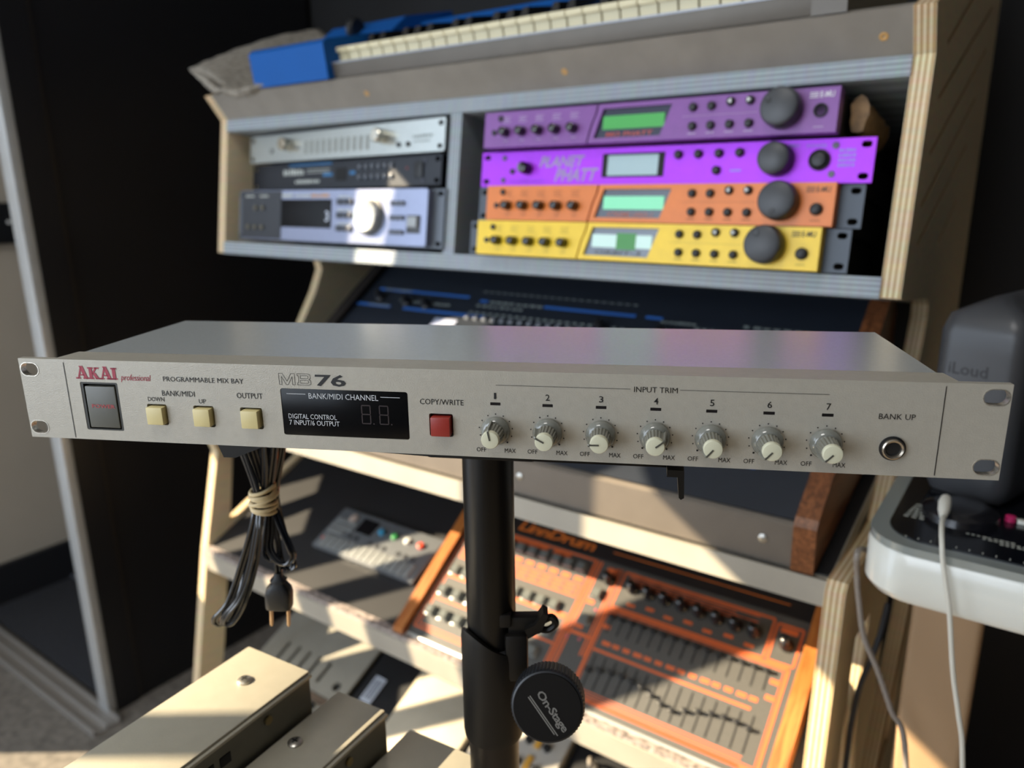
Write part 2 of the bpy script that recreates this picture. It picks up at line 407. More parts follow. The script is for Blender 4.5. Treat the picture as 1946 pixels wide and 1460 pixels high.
    outline([(.68, .58), (.68, .84), (.90, .84), (.92, .76), (.92, .62), (.89, .58)]); outline([(.68, .16), (.68, .43), (.90, .43), (.93, .36), (.93, .22), (.9, .16)])
    ol.build('outlined_lettering', BLACK, root, smooth=False)
    # red maker's name, slab serif capitals
    RED = mat('crimson print', '#96243a', .5)
    ak = MB()
    def bar(x0, z0, x1, z1, wdt):
        a = Vector((x0, -.0002, z0)); b = Vector((x1, -.0002, z1)); hx = wdt/2
        ak.add([(a.x-hx, -.0002, a.z), (a.x+hx, -.0002, a.z), (b.x+hx, -.0002, b.z), (b.x-hx, -.0002, b.z)], [(0, 1, 2, 3)])
    def serif(x, z, wd): quad(ak, x-wd/2, x+wd/2, z-.0004, z+.0004)
    z0, z1 = .0117, .0181
    for ox in (-.2080, -.1943):
        bar(ox+.0011, z0, ox+.0033, z1, .0009); bar(ox+.0058, z0, ox+.0036, z1, .0021); quad(ak, ox+.0018, ox+.0050, .0135, .0142)
        serif(ox+.0011, z0+.0004, .0027); serif(ox+.0057, z0+.0004, .0034); quad(ak, ox+.0023, ox+.0045, z1, z1+.0006)
    kx = -.2006
    bar(kx+.0013, z0, kx+.0013, z1, .0019); bar(kx+.0022, .0145, kx+.0049, z1, .0012); bar(kx+.0051, z0, kx+.0030, .0152, .0021)
    serif(kx+.0013, z0+.0004, .0033); serif(kx+.0013, z1-.0004, .0033); serif(kx+.0053, z0+.0004, .0032); serif(kx+.0049, z1-.0004, .0028)
    ix = -.1871
    bar(ix+.0013, z0, ix+.0013, z1, .0019); serif(ix+.0013, z0+.0004, .0034); serif(ix+.0013, z1-.0004, .0034)
    text_into(ak, 'professional', -.1823, .0105, .0173, .0043, shear=.25, space=.95)
    ak.build('maker_lettering', RED, root, smooth=False)
    # seven trim knobs, each turned its own way
    SK = mat('clear grey knob skirt', '#72736c', .16, 0, coat=.6); GR = mat('grey knob grip', '#77766c', .38); CAP = mat('ivory knob cap', '#c9c7ae', .38); PT = mat('dark pointer', '#44433c', .4)
    angs = [12, 62, 92, -52, 141, 139, 137]
    for k in range(7):
        cx = .0158 + .02525*k; c = (cx, 0, -.0077); a = math.radians(angs[k]); R = Matrix.Translation(c) @ Matrix.Rotation(a, 4, 'Y').inverted()
        ko = thing_part('trim_knob', root)
        MB().lathe([(.0070, .0006), (.0071, .0020), (.0066, .0030), (.0058, .0042), (.0052, .0046)], '-Y', c, 32).build('skirt', SK, ko)
        g = MB().lathe([(.0050, .0042), (.0049, .0048), (.0043, .0128), (.0040, .0130)], '-Y', c, 72, flute=18, famp=.0005, f0=1, f1=2)
        g.build('grip', GR, ko, ang=25)
        MB().lathe([(.0041, .0126), (.0043, .0130), (.0043, .0150), (.0040, .0156), (.0030, .0158)], '-Y', c, 32).build('cap', CAP, ko)
        fin = MB().add([(-.0004, -.0044, .0064), (.0004, -.0044, .0064), (.0004, -.0150, .0053), (-.0004, -.0150, .0053), (-.0004, -.0157, .0045), (.0004, -.0157, .0045), (.0004, -.0157, .0030), (-.0004, -.0157, .0030), (-.0004, -.0044, .003), (.0004, -.0044, .003)],
                       [(0, 1, 2, 3), (3, 2, 5, 4), (4, 5, 6, 7), (0, 3, 4, 7, 8), (1, 9, 6, 5, 2), (7, 6, 9, 8), (8, 9, 1, 0)], R)
        fin.build('pointer_fin', GR, ko, smooth=False)
        pl = MB(); quad(pl, -.0004, .0004, .0000, .0045, -.0161); pl.v = [tuple(R @ Vector(q)) for q in pl.v]; pl.build('pointer_line', PT, ko, smooth=False)
    # rear socket panel
    bk = MB().box(-.19, -.15, .1165, .119, -.012, .010).build('mains_inlet', DARK, root)
    rj = MB()
    for k in range(13): rj.lathe([(.005, 0), (.005, .006), (.0032, .006), (.0032, .002)], '-Y', (0, 0, 0), 14, Matrix.Translation((-.10+.024*k, .1165, 0)) @ Matrix.Rotation(PI, 4, 'Z'))
    rj.build('rear_sockets', DARK, root)
    ft = MB()
    for x in (-.18, .18):
        for y in (.04, .1): ft.cyl(.006, -H-.003, -H+.001, 'Z', (x, y, 0), 16)
    ft.build('rubber_feet', DARK, root)
def thing_part(name, parent):
    o = bpy.data.objects.new(name, None); COL.objects.link(o); o.parent = parent; o.empty_display_size = .01
    return o
build_hero()

# ------------------------------------------------------------------ pole stand under the mixer
def build_stand():
    PX, PY = -.0146, .41
    BLK = mat('satin black steel', '#080605', .36, .0, spec=.35); BP = mat('black plastic', '#0e0b08', .48, spec=.35)
    root = thing('pole_stand', 'black pole stand with a round clamp knob carrying the silver mixer', 'stand', Matrix.Translation((PX, PY, 0)))
    MB().lathe([(.0149, .80), (.0149, 1.062)], 'Z', n=40).build('inner_pole', BLK, root)
    MB().lathe([(.0158, .14), (.0158, .872)], 'Z', n=40).build('outer_pole', mat('bronzed black steel', '#1c1510', .36, .2), root)
    # clamp sleeve with a dipping collar rim
    vs, fs = [], []; n = 48
    for i in range(n):
        a = 2*PI*i/n; dip = .006*math.cos(a - math.radians(215)) + .004*math.cos(2*(a - math.radians(215)))
        for r, z in ((.0184, .862), (.0190, .866), (.0190, .925+dip), (.0184, .930+dip), (.0160, .930+dip), (.0155, .918+dip)): vs.append((r*math.cos(a), r*math.sin(a), z))
    for i in range(n):
        for k in range(5): fs.append((i*6+k, ((i+1) % n)*6+k, ((i+1) % n)*6+k+1, i*6+k+1))
    sl = MB().add(vs, fs); cl = sl.build('clamp_sleeve', BP, root)
    MB().lathe([(.0150, .905), (.0178, .905), (.0172, .926), (.0151, .928)], 'Z', n=40).build('rubber_liner', mat('ribbed liner', '#26262a', .7, 0, .3, 900, .4, 2500), cl)
    bk = MB(); bk.box(.008, .022, -.016, .006, .908, .940, .003); bk.box(.010, .030, -.012, -.004, .938, .950, .002); bk.box(.004, .012, -.014, -.006, .944, .953, .0015)
    bk.prism([(.022, .938), (.030, .943), (.034, .953), (.031, .955), (.026, .947), (.020, .944)], [], -.016, -.006, 'XZ')
    bk.tube(smooth_path([(.024, -.011, .945), (.030, -.010, .946), (.036, -.012, .950), (.0385, -.012, .9455), (.034, -.011, .941), (.028, -.011, .942)], 4), .0022, 8)
    bk.build('clamp_bracket', BP, root)
    # hand wheel, tilted toward the camera
    KM = Matrix.Translation((.0335, -.030, -.2925 + 1.2)) @ Vector((-.10, -.80, .22)).normalized().to_track_quat('Z', 'Y').to_matrix().to_4x4()
    prof = [(.0170, -.004), (.0210, -.003), (.0213, .010), (.0205, .0118), (.0190, .0124)]
    kn = thing_part('clamp_knob', root)
    MB().lathe(prof, 'Z', n=240, flute=60, famp=.0004, f0=1, f1=2, M=KM).build('knurled_wheel', mat('knurled black plastic', '#1c1e22', .4), kn, ang=20)
    MB().lathe([(.0196, .0121), (.0192, .0128), (.0002, .0128)], 'Z', n=60, M=KM).build('knob_face', mat('black knob face', '#0c0907', .7, spec=.2), kn)
    MB().cyl(.006, -.03, -.003, 'Z', M=KM).build('screw_shaft', STEEL, kn)
    t = MB(); a = math.radians(-53); TM = KM; c, s_ = math.cos(a), math.sin(a); bx, by = -.0078, .0066
    text_into(t, 'On-Stage', bx, by, .0265, .0062, .0130, .02, space=.9, plane='XY', rot=a, M=TM)
    for o_, ln in ((-.0020, .0270), (-.0032, .0255)):
        x0, y0 = bx - o_*s_ - .001*c, by + o_*c - .001*s_; hw = .00035
        t.add([(x0 + s_*hw, y0 - c*hw, .0130), (x0 + ln*c + s_*hw, y0 + ln*s_ - c*hw, .0130), (x0 + ln*c - s_*hw, y0 + ln*s_ + c*hw, .0130), (x0 - s_*hw, y0 + c*hw, .0130)], [(0, 1, 2, 3)], TM)
    t.build('lettering', mat('faint grey print', '#6e6b66', .5), kn, smooth=False)
    # tray arms under the mixer
    A = Matrix.Translation((-PX, -PY, 0)) @ HM
    tr = MB(); zb = -.0219 - .0035
    tr.prism([(-.02, .012), (.10, .012), (.112, .02), (.10, .10), (-.05, .10), (-.125, .055), (-.14, .03), (-.125, .022)], [], zb-.0022, zb, 'XY', A)
    tr.prism([(.098, zb), (.106, zb), (.1065, zb-.014), (.1050, zb-.015), (.1040, zb-.014), (.1030, zb-.0035), (.098, zb-.0035)], [], .003, .014, 'XZ', A)
    tr.prism([(-.142, zb), (-.146, zb-.004), (-.143, zb-.012), (-.136, zb-.012), (-.118, zb-.0045), (-.118, zb)], [], .022, .030, 'XZ', A)
    tr.box(-.03, .03, .035, .085, zb-.012, zb-.0022, .002, A)
    tr.build('tray', mat('black tray steel', '#0d0c0b', .4, .3), root)
    hk = MB()
    for x in (.036, .047): hk.tube([(x, .05, zb-.002), (x+.001, .05, zb-.010), (x+.003, .048, zb-.013)], .0018, 8, A)
    hk.build('tray_clip', BP, root)
    lg = MB()
    for k in range(3):
        a = 2*PI*k/3 + .5
        lg.tube([(.02*math.cos(a), .02*math.sin(a), .40), (.38*math.cos(a), .38*math.sin(a), .012)], .011, 10)
    lo = lg.build('tripod_legs', BLK, root)
    ft = MB()
    for k in range(3):
        a = 2*PI*k/3 + .5; ft.cyl(.017, 0, .028, 'Z', (.385*math.cos(a), .385*math.sin(a), 0), 16)
    ft.build('rubber_foot', DARK, lo)
    MB().lathe([(.026, .37), (.026, .43), (.018, .44)], 'Z', n=24).build('leg_hub', BP, root)
build_stand()

# ------------------------------------------------------------------ mains lead hanging behind the mixer
def build_cord():
    CB = mat('black twin flex', '#12151b', .22, 0, coat=.6)
    root = thing('mains_lead', 'black twin power lead bundled with a rubber band, plug hanging down', 'power cord', Matrix.Translation((0, 0, 0)))
    def P(x, z, y=.47): return (x, y, z)
    S = [[P(-.182, 1.064, .462), P(-.177, 1.032, .468), P(-.1715, 1.003, .470), P(-.1735, .985, .467), P(-.184, .955, .466), P(-.196, .925, .464), P(-.2075, .911, .464), P(-.2045, .9045, .467), P(-.197, .912, .470), P(-.188, .932, .471), P(-.180, .958, .470), P(-.1685, .990, .471), P(-.1655, 1.004, .469), P(-.1685, 1.03, .466), P(-.172, 1.066, .460)],
         [P(-.160, 1.064, .464), P(-.1625, 1.032, .466), P(-.1655, 1.003, .466), P(-.1700, .985, .464), P(-.1775, .955, .462), P(-.187, .930, .461), P(-.1985, .9155, .461), P(-.2015, .9085, .462), P(-.1960, .9085, .463), P(-.1870, .922, .464), P(-.1765, .95, .465), P(-.1690, .985, .463), P(-.1685, 1.003, .463), P(-.1745, 1.034, .462), P(-.180, 1.066, .458)],
         [P(-.150, 1.064, .466), P(-.1560, 1.032, .468), P(-.1620, 1.003, .470), P(-.1590, .985, .468), P(-.1525, .966, .466), P(-.1505, .957, .466), P(-.1545, .951, .466), P(-.1615, .953, .467), P(-.1665, .961, .469), P(-.1655, .972, .471), P(-.1640, .988, .472), P(-.1625, 1.003, .473), P(-.1570, 1.032, .472), P(-.149, 1.066, .468)],
         [P(-.146, 1.064, .470), P(-.1530, 1.030, .474), P(-.1600, 1.003, .475), P(-.1600, .985, .476), P(-.1570, .965, .476), P(-.1535, .950, .475), P(-.1535, .944, .474), P(-.1580, .943, .474), P(-.1620, .952, .475), P(-.1640, .985, .476), P(-.1660, 1.003, .475), P(-.166, 1.03, .474), P(-.166, 1.064, .47)],
         [P(-.166, 1.003, .478), P(-.1675, .985, .479), P(-.1720, .962, .478), P(-.1715, .952, .476), P(-.1665, .950, .474), P(-.1640, .953, .473), P(-.1630, .948, .472), P(-.1635, .938, .472)]]
    for k, s in enumerate(S):
        p = smooth_path(s, 6); m = MB()
        for o_ in (-.00115, .00115): m.tube([q + Vector((o_, o_*.5*((-1)**k), 0)) for q in p], .00135, 8)
        m.build('flex_strand', CB, root)
    bd = MB(); 
    rnd = random.Random(3)
    for k in range(7):
        zc = .9905 + .0024*k; tl = rnd.uniform(-.003, .003); rx = .0088 - .0003*abs(k-3) + rnd.uniform(-.0004, .0004)
        bd.tube([(-.1672 + rx*math.cos(a), .4695 + .0088*math.sin(a), zc + tl*math.cos(a+k)) for a in [2*PI*i/28 for i in range(28)]], .00125, 8, closed=True)
    bd.build('rubber_band', mat('tan rubber band', '#d2bd92', .55), root)
    pg = thing_part('mains_plug', root)
    PBK = mat('plug black', '#17181b', .42)
    b = MB(); M = Matrix.Translation((-.1635, .472, .9385)) @ Matrix.Rotation(.06, 4, 'Y')
    rows = [(.0024, .0024, .003), (.0030, .0030, 0), (.0046, .0040, -.0015), (.0056, .0044, -.0025), (.0046, .0042, -.0042), (.0060, .0050, -.0058), (.0082, .0058, -.0085), (.0092, .0062, -.0125), (.0090, .0060, -.0228), (.0086, .0056, -.0240)]
    vs, fs = [], []
    for rx, ry, z in rows:
        for i in range(24):
            a = 2*PI*i/24; e = .5
            vs.append((rx*math.copysign(abs(math.cos(a))**e, math.cos(a)), ry*math.copysign(abs(math.sin(a))**e, math.sin(a)), z))
    for k in range(len(rows)-1):
        for i in range(24): fs.append((k*24+i, k*24+(i+1) % 24, (k+1)*24+(i+1) % 24, (k+1)*24+i))
    fs += [tuple(range(24)), tuple(range((len(rows)-1)*24, len(rows)*24))]
    b.add(vs, fs, M).build('plug_body', PBK, pg)
    for sx in (-1, 1): MB().lathe([(.0013, -.024), (.0013, -.0375), (.0006, -.0390)], 'Z', (sx*.0060, 0, 0), 12, M).build('plug_pin', mat('brass nickel pin', '#b79a7c', .3, .8), pg)
build_cord()

# ------------------------------------------------------------------ plywood equipment stand
XI0, XI1, TH = -.815, .262, .019
TT = math.tan(TILT)
def build_rack():
    root = thing('equipment_stand', 'plywood studio stand with sloped shelves and two rack bays', 'equipment stand', rackM(0, 0, FLOOR))
    dz = -FLOOR
    def Z(z): return z + dz
    def prof(dn):
        P = [(.012, .134), (-.016, .095), (.0195, -.131), (-.03, -.139), (-.145, -.152), (-.178, -.156), (-.196, -.166), (-.200, -.182), (-.179, -.225), (-.06, -.400), (-.03, -.401), (.124, -.390), (.132, -.398)]
        leg = [(.205, FLOOR), (.12, FLOOR), (.085, -1.0), (-.30, -1.0), (-.34, FLOOR), (-.56, FLOOR), (-.56, .325)]
        if dn:      # left panel: a slim front leg, open behind it
            P = P[:-2] + [(.105, -.391), (.105, -.420), (.080, -.490), (.125, -.670), (.170, -.895), (.235, FLOOR), (.185, FLOOR), (.113, -.870), (.087, -.720), (.068, -.618), (.050, -.507), (.037, -.450), (-.10, -.440), (-.36, -.440), (-.38, FLOOR), (-.56, FLOOR), (-.56, .325)]
            return [(-n, Z(z)) for n, z in P]
        P = [(-n, Z(z)) for n, z in P] + [(-n, Z(z)) for n, z in leg]
        return P
    for nm, x0, x1, dn in (('left', XI0-TH, XI0, -.045), ('right', XI1, XI1+TH, 0)):
        cut = [(-(n + dn*.6), Z(z)) for n, z in ((.048, -.49), (.098, -.90), (-.10, -.93), (-.02, -.60), (-.03, -.50))]
        cut2 = [(-n, Z(z)) for n, z in ((-.16, -.50), (-.16, -.90), (-.26, -.93), (-.40, -.93), (-.40, -.50))]
        vents = []
        if nm == 'right':
            for n0, z0, n1, z1 in ((-.29, .200, -.085, .113), (-.46, .204, -.071, .060), (-.455, .151, -.057, .006), (-.403, .085, -.041, -.045), (-.371, .024, -.045, -.084), (-.349, -.044, -.207, -.093)):
                vents.append([(-n, Z(z)) for n, z in ((n0, z0-.0035), (n1, z1-.0035), (n1+.004, z1+.001), (n1, z1+.0035), (n0, z0+.0035))])
        m = MB().prism(prof(dn), ([cut, cut2] if nm == 'right' else []) + vents, x0, x1, 'YZ')
        m.build('side_panel', PLY, root, smooth=False)
    # bays: top board, floor board, divider (all square to the leaning front)
    BM = Matrix.Translation((0, 0, dz)) @ Matrix.Rotation(-TILT, 4, 'X')
    for nm, v0, v1, y0 in (('bay_top', .0770, .0965, -.0005), ('bay_shelf', -.1335, -.1125, -.0015)):
        MB().box(XI0, XI1, y0, .30, v0, v1, M=BM).build(nm, PLYD, root, smooth=False)
    dv = MB().box(-.3045, -.2845, .0005, .30, -.1125, .0770, M=BM)
    dv.build('bay_divider', layered('grey stained divider', ('#98a3ab', '#767f86'), 'X', .0052, .45), root, smooth=False)
    MB().box(XI0, XI1, .30, .306, -.1335, .0965, M=BM).build('bay_back', mat('black bay back', '#070708', .9), root, smooth=False)
    # overhanging fascia and keyboard shelf above
    fa = MB().prism([(-.012, Z(.134)), (.016, Z(.095)), (.0295, Z(.101)), (-.002, Z(.138))], [], XI0, XI1, 'YZ'); fa.build('fascia', FILM, root, smooth=False)
    ks = MB().prism([(-.0115, Z(.1335)), (.43, Z(.1335+.078)), (.43, Z(.118+.078)), (.0, Z(.12))], [], XI0, XI1, 'YZ'); ks.build('keyboard_shelf', FILM, root, smooth=False)
    for q in ((.237, .0062, .101), (-.117, .0062, .101), (-.456, .0062, .101)):
        sN = .5*(.012-.016) ; a = math.atan2(.028, .039)
        M = Matrix.Translation((q[0], .0035, Z(.1125))) @ Matrix.Rotation(a, 4, 'X')
        s = MB().lathe([(.0042, -.002), (.0042, .0004), (.0030, .0007), (.0016, .0001), (.0004, .0)], '-Y', (0, 0, 0), 16, M)
        s.build('wood_plug', mat('raw wood plug', '#c79a5c', .6), root)
    # synth shelf and drum shelf with pale front rails
    s2 = MB().prism([(-.112, Z(-.397)), (-.125, Z(-.393)), (-.125, Z(-.421)), (-.105, Z(-.421)), (.36, Z(-.33)), (.36, Z(-.310))], [], XI0, XI1, 'YZ')
    s2.build('synth_shelf', mat('pale grey shelf paint', '#a09a8e', .45, 0, .07, 18), root, smooth=False)
    s2b = MB().prism([(-.110, Z(-.3960)), (.36, Z(-.3092)), (.36, Z(-.3082)), (-.109, Z(-.3948))], [], XI0+.001, XI1-.001, 'YZ'); s2b.build('shelf_liner', BLKBOARD, root, smooth=False)
    t = math.tan(math.radians(25))
    s3 = MB().prism([(-.118, Z(-.668)), (-.133, Z(-.671)), (-.128, Z(-.708)), (-.108, Z(-.708)), (.30, Z(-.708+.408*t)), (.30, Z(-.668+.418*t))], [], XI0, XI1, 'YZ')
    s3.build('drum_shelf', mat('pale grey shelf paint', '#a09a8e', .45), root, smooth=False)
    s3b = MB().prism([(-.116, Z(-.6670)), (.30, Z(-.667+.416*t)), (.30, Z(-.6655+.416*t)), (-.116, Z(-.6650))], [], XI0+.001, XI1-.001, 'YZ'); s3b.build('shelf_liner', BLKBOARD, root, smooth=False)
    ed = MB().box(XI0+.002, XI1-.002, -.1315, -.1170, Z(-.6695), Z(-.6635)); ed.build('edge_strip', mat('chipped edge strip', '#8f8580', .5, 0, .7, 160), root, smooth=False)
    s4 = MB().prism([(-.150, Z(-.985)), (-.165, Z(-.99)), (-.160, Z(-1.02)), (.30, Z(-.80)), (.30, Z(-.775))], [], XI0, XI1, 'YZ')
    s4.build('bottom_shelf', mat('dark shelf paint', '#2b2b2d', .5), root, smooth=False)
    MB().prism([(-.085, Z(-.672)), (-.085, Z(-.640)), (.32, Z(-.455)), (.32, Z(-.487))], [], XI0-.016, XI0-.0005, 'YZ').build('shelf_side_rail', PLY, root, smooth=False)
    # diagonal braces outside the right leg opening
    for (n0, z0, n1, z1, wd, x0) in ((.06, -1.0, -.36, -.45, .035, XI1+.0), ):
        a = Vector((0, -n0, Z(z0))); b = Vector((0, -n1, Z(z1))); d = (b-a).normalized(); nn = Vector((0, -d.z, d.y))*wd/2
        MB().prism([tuple((p.y, p.z)) for p in (a-nn, b-nn, b+nn, a+nn)], [], XI1+TH, XI1+TH+.018, 'YZ').build('brace', PLY, root, smooth=False)
build_rack()

# ------------------------------------------------------------------ rack gear
def rack_plate(root, w_, h, m, name='front_panel', y0=-.003, y1=.0, slots=True, holes=()):
    hs = list(holes)
    if slots:
        for sx in (-1, 1):
            for sz in (-1, 1): hs.append(rrect(sx*(w_/2-.0085)-.005, sx*(w_/2-.0085)+.005, sz*(h/2-.0065)-.0033, sz*(h/2-.0065)+.0033, .0032, 4))
    return MB().prism([(-w_/2, -h/2), (w_/2, -h/2), (w_/2, h/2), (-w_/2, h/2)], hs, y0, y1).build(name, m, root, smooth=False)
def dome_button(x, z, r=.0042, y=0., h=.005):
    return MB().lathe([(r, 0), (r, h*.5), (r*.75, h*.85), (r*.3, h)], '-Y', (x, y, z), 14)
RUB = mat('black rubber button', '#1b1c1f', .45); GLOSS = mat('gloss black knob', '#0f0e0f', .12, 0, coat=.5); WHEEL = mat('charcoal data wheel', '#3a3c40', .42)
def emu(label, xm, vm, off, face, lower, wheel_ang, lcd, legend, legcol, logo, ears=True, pwr=True, ear_x=0., depth=.25, tilt_extra=0., dz=0.):
    root = thing('sound_module', label, 'sound module', faceM(xm, vm, off) @ Matrix.Rotation(dz, 4, 'Z'), None)
    W2, h = .2170, .0435
    F = mat(face[0], face[1], .36, .05, .05, 60); G = mat('black print', '#0b0b0c', .5)
    if ears: 
        hs = []
        rack_plate(root, .4826, h, mat('dark grey ear plate', '#4a5058', .45, .4), 'ear_plate', .006, .009)
        for o_ in root.children: o_.location.x += ear_x
    # wavy split between the left control block and the screen block
    sp = [(-.0515, h/2), (-.0530, .012), (-.0580, 0), (-.0632, -h/2)]
    left = [(-W2, -h/2)] + [(p[0]-.0011, p[1]) for p in reversed(sp)] + [(-W2, h/2)]
    right = [(p[0]+.0011, p[1]) for p in sp] ; right = right + [(W2, -h/2), (W2, h/2)]
    MB().prism(left, [], -.010, .006).build('left_fascia', F, root, smooth=False)
    lcdhole = [(-.044, .0165), (.042, .0165), (.030, -.0165), (-.0545, -.0165)]
    MB().prism(right, [lcdhole], -.010, .006).build('right_fascia', F, root, smooth=False)
    MB().prism([(p[0], p[1]) for p in lcdhole], [], -.0065, .004).build('screen_surround', mat(lower[0], lower[1], .25), root, smooth=False)
    sc_ = MB().box(-.0445, .0330, -.0075, -.006, -.0065, .0085).build('lcd', mat(lcd[0], lcd[1], .3, emit=lcd[1], estr=lcd[2]), root)
    if len(lcd) > 3: MB().box(-.012, .013, -.0078, -.006, -.0085, .0105).build('lcd_band', mat(lcd[3], lcd[4], .3), root)
    MB().box(-W2+.002, W2-.002, .009, depth, -h/2+.001, h/2-.001).build('chassis', mat('black chassis', '#131315', .6), root)
    for k in range(5):
        kx = -.1825 + .0250*k
        ko = MB().lathe([(.0062, 0), (.0060, .006), (.0052, .011), (.0030, .0125)], '-Y', (kx, -.010, -.0035), 18); ko.build('control_knob', GLOSS, root)
    MB().lathe([(.0035, 0), (.0035, .002), (.002, .002), (.002, .0005)], '-Y', (-.2005, -.010, -.0035), 14).build('phones_jack', DARK, root)
    MB().lathe([(.0038, 0), (.0036, .002), (.002, .003)], '-Y', (-.1915, -.010, .0135), 14).build('led_lens', DARK, root)
    for k in range(4):
        dome_button(.067 + .0207*k, .0110 + (.003 if k > 1 else 0), .0046, -.010, .0055).build('menu_button', RUB, root)
        dome_button(.068 + .0207*k, -.0090, .0046, -.010, .0055).build('menu_button', RUB, root)
    ar = MB()
    for k in (2, 3):
        x = .067 + .0207*k; s = -1 if k == 2 else 1
        ar.add([(x - s*.002, -.0158, .0165), (x + s*.002, -.0158, .014), (x - s*.002, -.0158, .0115)], [(0, 1, 2)])
    ar.build('arrow_print', WHITE, root, smooth=False)
    wa = math.radians(wheel_ang)
    wh = MB().lathe([(.0195, 0), (.0200, .004), (.0195, .015), (.0180, .0185), (.0150, .0200)], '-Y', (.1640, -.010, .0025), 40); wo = wh.build('data_wheel', WHEEL, root)
    MB().lathe([(.0034, .0196), (.0030, .0206), (.001, .0204)], '-Y', (.1640 + .0118*math.cos(wa), -.010, .0025 + .0118*math.sin(wa)), 14).build('finger_dimple', DARK, wo)
    if pwr: dome_button(.2005, -.0050, .0062, -.010, .006).build('power_button', RUB, root)
    else: MB().lathe([(.0068, 0), (.0068, .0018), (.0050, .0018), (.0048, -.004)], '-Y', (.2005, -.010, -.0005), 18).build('power_opening', HOLE, root)
    t = MB(); y = -.0103
    text_into(t, 'E-MU', .1985, .0118, .0135, .0058, y, .02)
    for k in range(3): quad(t, .1885, .1970, .0120 + .0021*k, .0130 + .0021*k, y)
    t.build('maker_lettering', mat(logo[0], logo[1], .5), root, smooth=False)
    t = MB()
    text_into(t, legend, -.040, -.0148, .060, .0050, -.0067, .01, .15)
    t.build('model_lettering', mat(legcol[0], legcol[1], .5), root, smooth=False)
    t = MB()
    for k in range(5): 
        for j in range(3): quad(t, -.1885 + .0250*k, -.1765 + .0250*k - .002*(j % 2), .0085 + .0028*j, .0092 + .0028*j, y)
        quad(t, -.1855 + .0250*k, -.1785 + .0250*k, -.0145, -.0138, y)
    for k in range(4): quad(t, .063 + .0207*k, .0725 + .0207*k, -.0170, -.0160, y)
    quad(t, .055, .138, .0018, .0021, y); quad(t, .195, .205, -.0165, -.0157, y)
    t.build('legend_print', mat(face[0] + ' legend', face[2], .6), root, smooth=False)
    return root
emu('purple rack sound module with green screen, topmost in the right bay', -11, 48, .010, ('violet module paint', '#7d4a94', '#b7a6c4'), ('slate screen surround', '#2b3044'), 150, ('green lcd', '#3f9a48', .25), 'MO PHATT', ('red legend', '#c0473f'), ('white logo', '#d8d4dc'), ears=False, pwr=False, dz=0.0)
emu('orange rack sound module with mint screen, between the magenta and yellow ones', -5, -43.5, .003, ('orange module paint', '#d9772c', '#8a4a22'), ('grey screen surround', '#565f6c'), 262, ('mint lcd', '#7fd8ab', .25), 'XTREME LEAD-1', ('rust legend', '#b25a3f'), ('dark logo', '#5b3a22'), ear_x=-.0005)
emu('yellow rack sound module at the bottom of the right bay', -12, -87.5, .010, ('yellow module paint', '#eac423', '#a08a2a'), ('steel screen surround', '#737d8c'), 120, ('white lcd', '#b9d6cf', .3, 'green lcd band', '#2e8a2e'), 'ORBIT-3', ('black logo', '#2a2416'), ('black logo', '#2a2416'), ear_x=.0005)

def magenta_module():
    root = thing('sound_module', 'bright magenta rack sound module with graffiti lettering and small grey screen', 'sound module', faceM(0, 0, 0))
    MG = mat('magenta anodised panel', '#a52be0', .38, .25, .04, 120)
    lcdh = rrect(-.0595, .0205, -.0125, .0150, .0006, 2)
    rack_plate(root, .4826, .0437, MG, holes=[lcdh])
    MB().box(-.215, .215, .001, .28, -.0205, .0205).build('chassis', mat('black chassis', '#131315', .6), root)
    MB().prism(lcdh, [rrect(-.053, .013, -.0105, .0130, .0005, 2)], -.0035, .0008).build('screen_frame', HOLE, root, smooth=False)
    MB().box(-.053, .013, -.0026, .0008, -.0105, .0130).build('lcd', mat('pale grey lcd', '#9fb8bd', .25, emit='#9fb8bd', estr=.12), root)
    MB().lathe([(.0078, 0), (.0078, .004), (.0070, .014), (.0060, .0155), (.002, .016)], '-Y', (-.168, -.003, .0), 22).build('volume_knob', GLOSS, root)
    MB().lathe([(.0035, 0), (.0035, .002), (.002, .002), (.002, .0005)], '-Y', (-.191, -.003, -.003), 14).build('phones_jack', DARK, root)
    for x, z in ((.037, .011), (.0605, .011), (.084, .011), (.107, .011), (.083, -.007)): dome_button(x, z, .0048, -.003, .006).build('menu_button', RUB, root)
    MB().lathe([(.0170, 0), (.0172, .010), (.0160, .0185), (.0130, .0205)], '-Y', (.148, -.003, .002), 36).build('data_wheel', WHEEL, root)
    MB().lathe([(.0105, 0), (.0105, .003), (.0085, .004), (.0075, .002), (.0068, .006), (.003, .007)], '-Y', (.190, -.003, .001), 24).build('power_switch', RUB, root)
    for x, z in ((.204, .015), (.203, -.013), (-.205, .014), (-.205, -.014)): MB().lathe([(.0034, 0), (.0032, .0012), (.001, .0013)], '-Y', (x, -.003, z), 14).build('panel_screw', mat('dark screw', '#4a4a52', .35, .7), root)
    t = MB(); text_into(t, 'PLANET', -.150, .001, .066, .0135, -.0033, .03, .3); text_into(t, 'PHATT', -.126, -.0165, .062, .0155, -.0033, .03, .3)
    t.build('graffiti_lettering', mat('grey violet print', '#9a8fb2', .5), root, smooth=False)
    t = MB(); text_into(t, 'The Swing System', -.195, -.0180, .055, .0045, -.0033, 0, .2); t.build('small_lettering', mat('violet print', '#7a2fd0', .5), root, smooth=False)
    t = MB(); text_into(t, 'POWER', .176, .0135, .020, .0035, -.0033, .01); marks(t, .158, .0150, .012, .0025, 3, -.0033); quad(t, .098, .110, -.0085, -.0065, -.0033)
    for k in range(4): marks(t, .208, .0085 - .0048*k, .0165, .0032, 5, -.0033)
    t.build('legend_print', mat('cyan violet print', '#8f86d8', .5), root, smooth=False)
magenta_module()
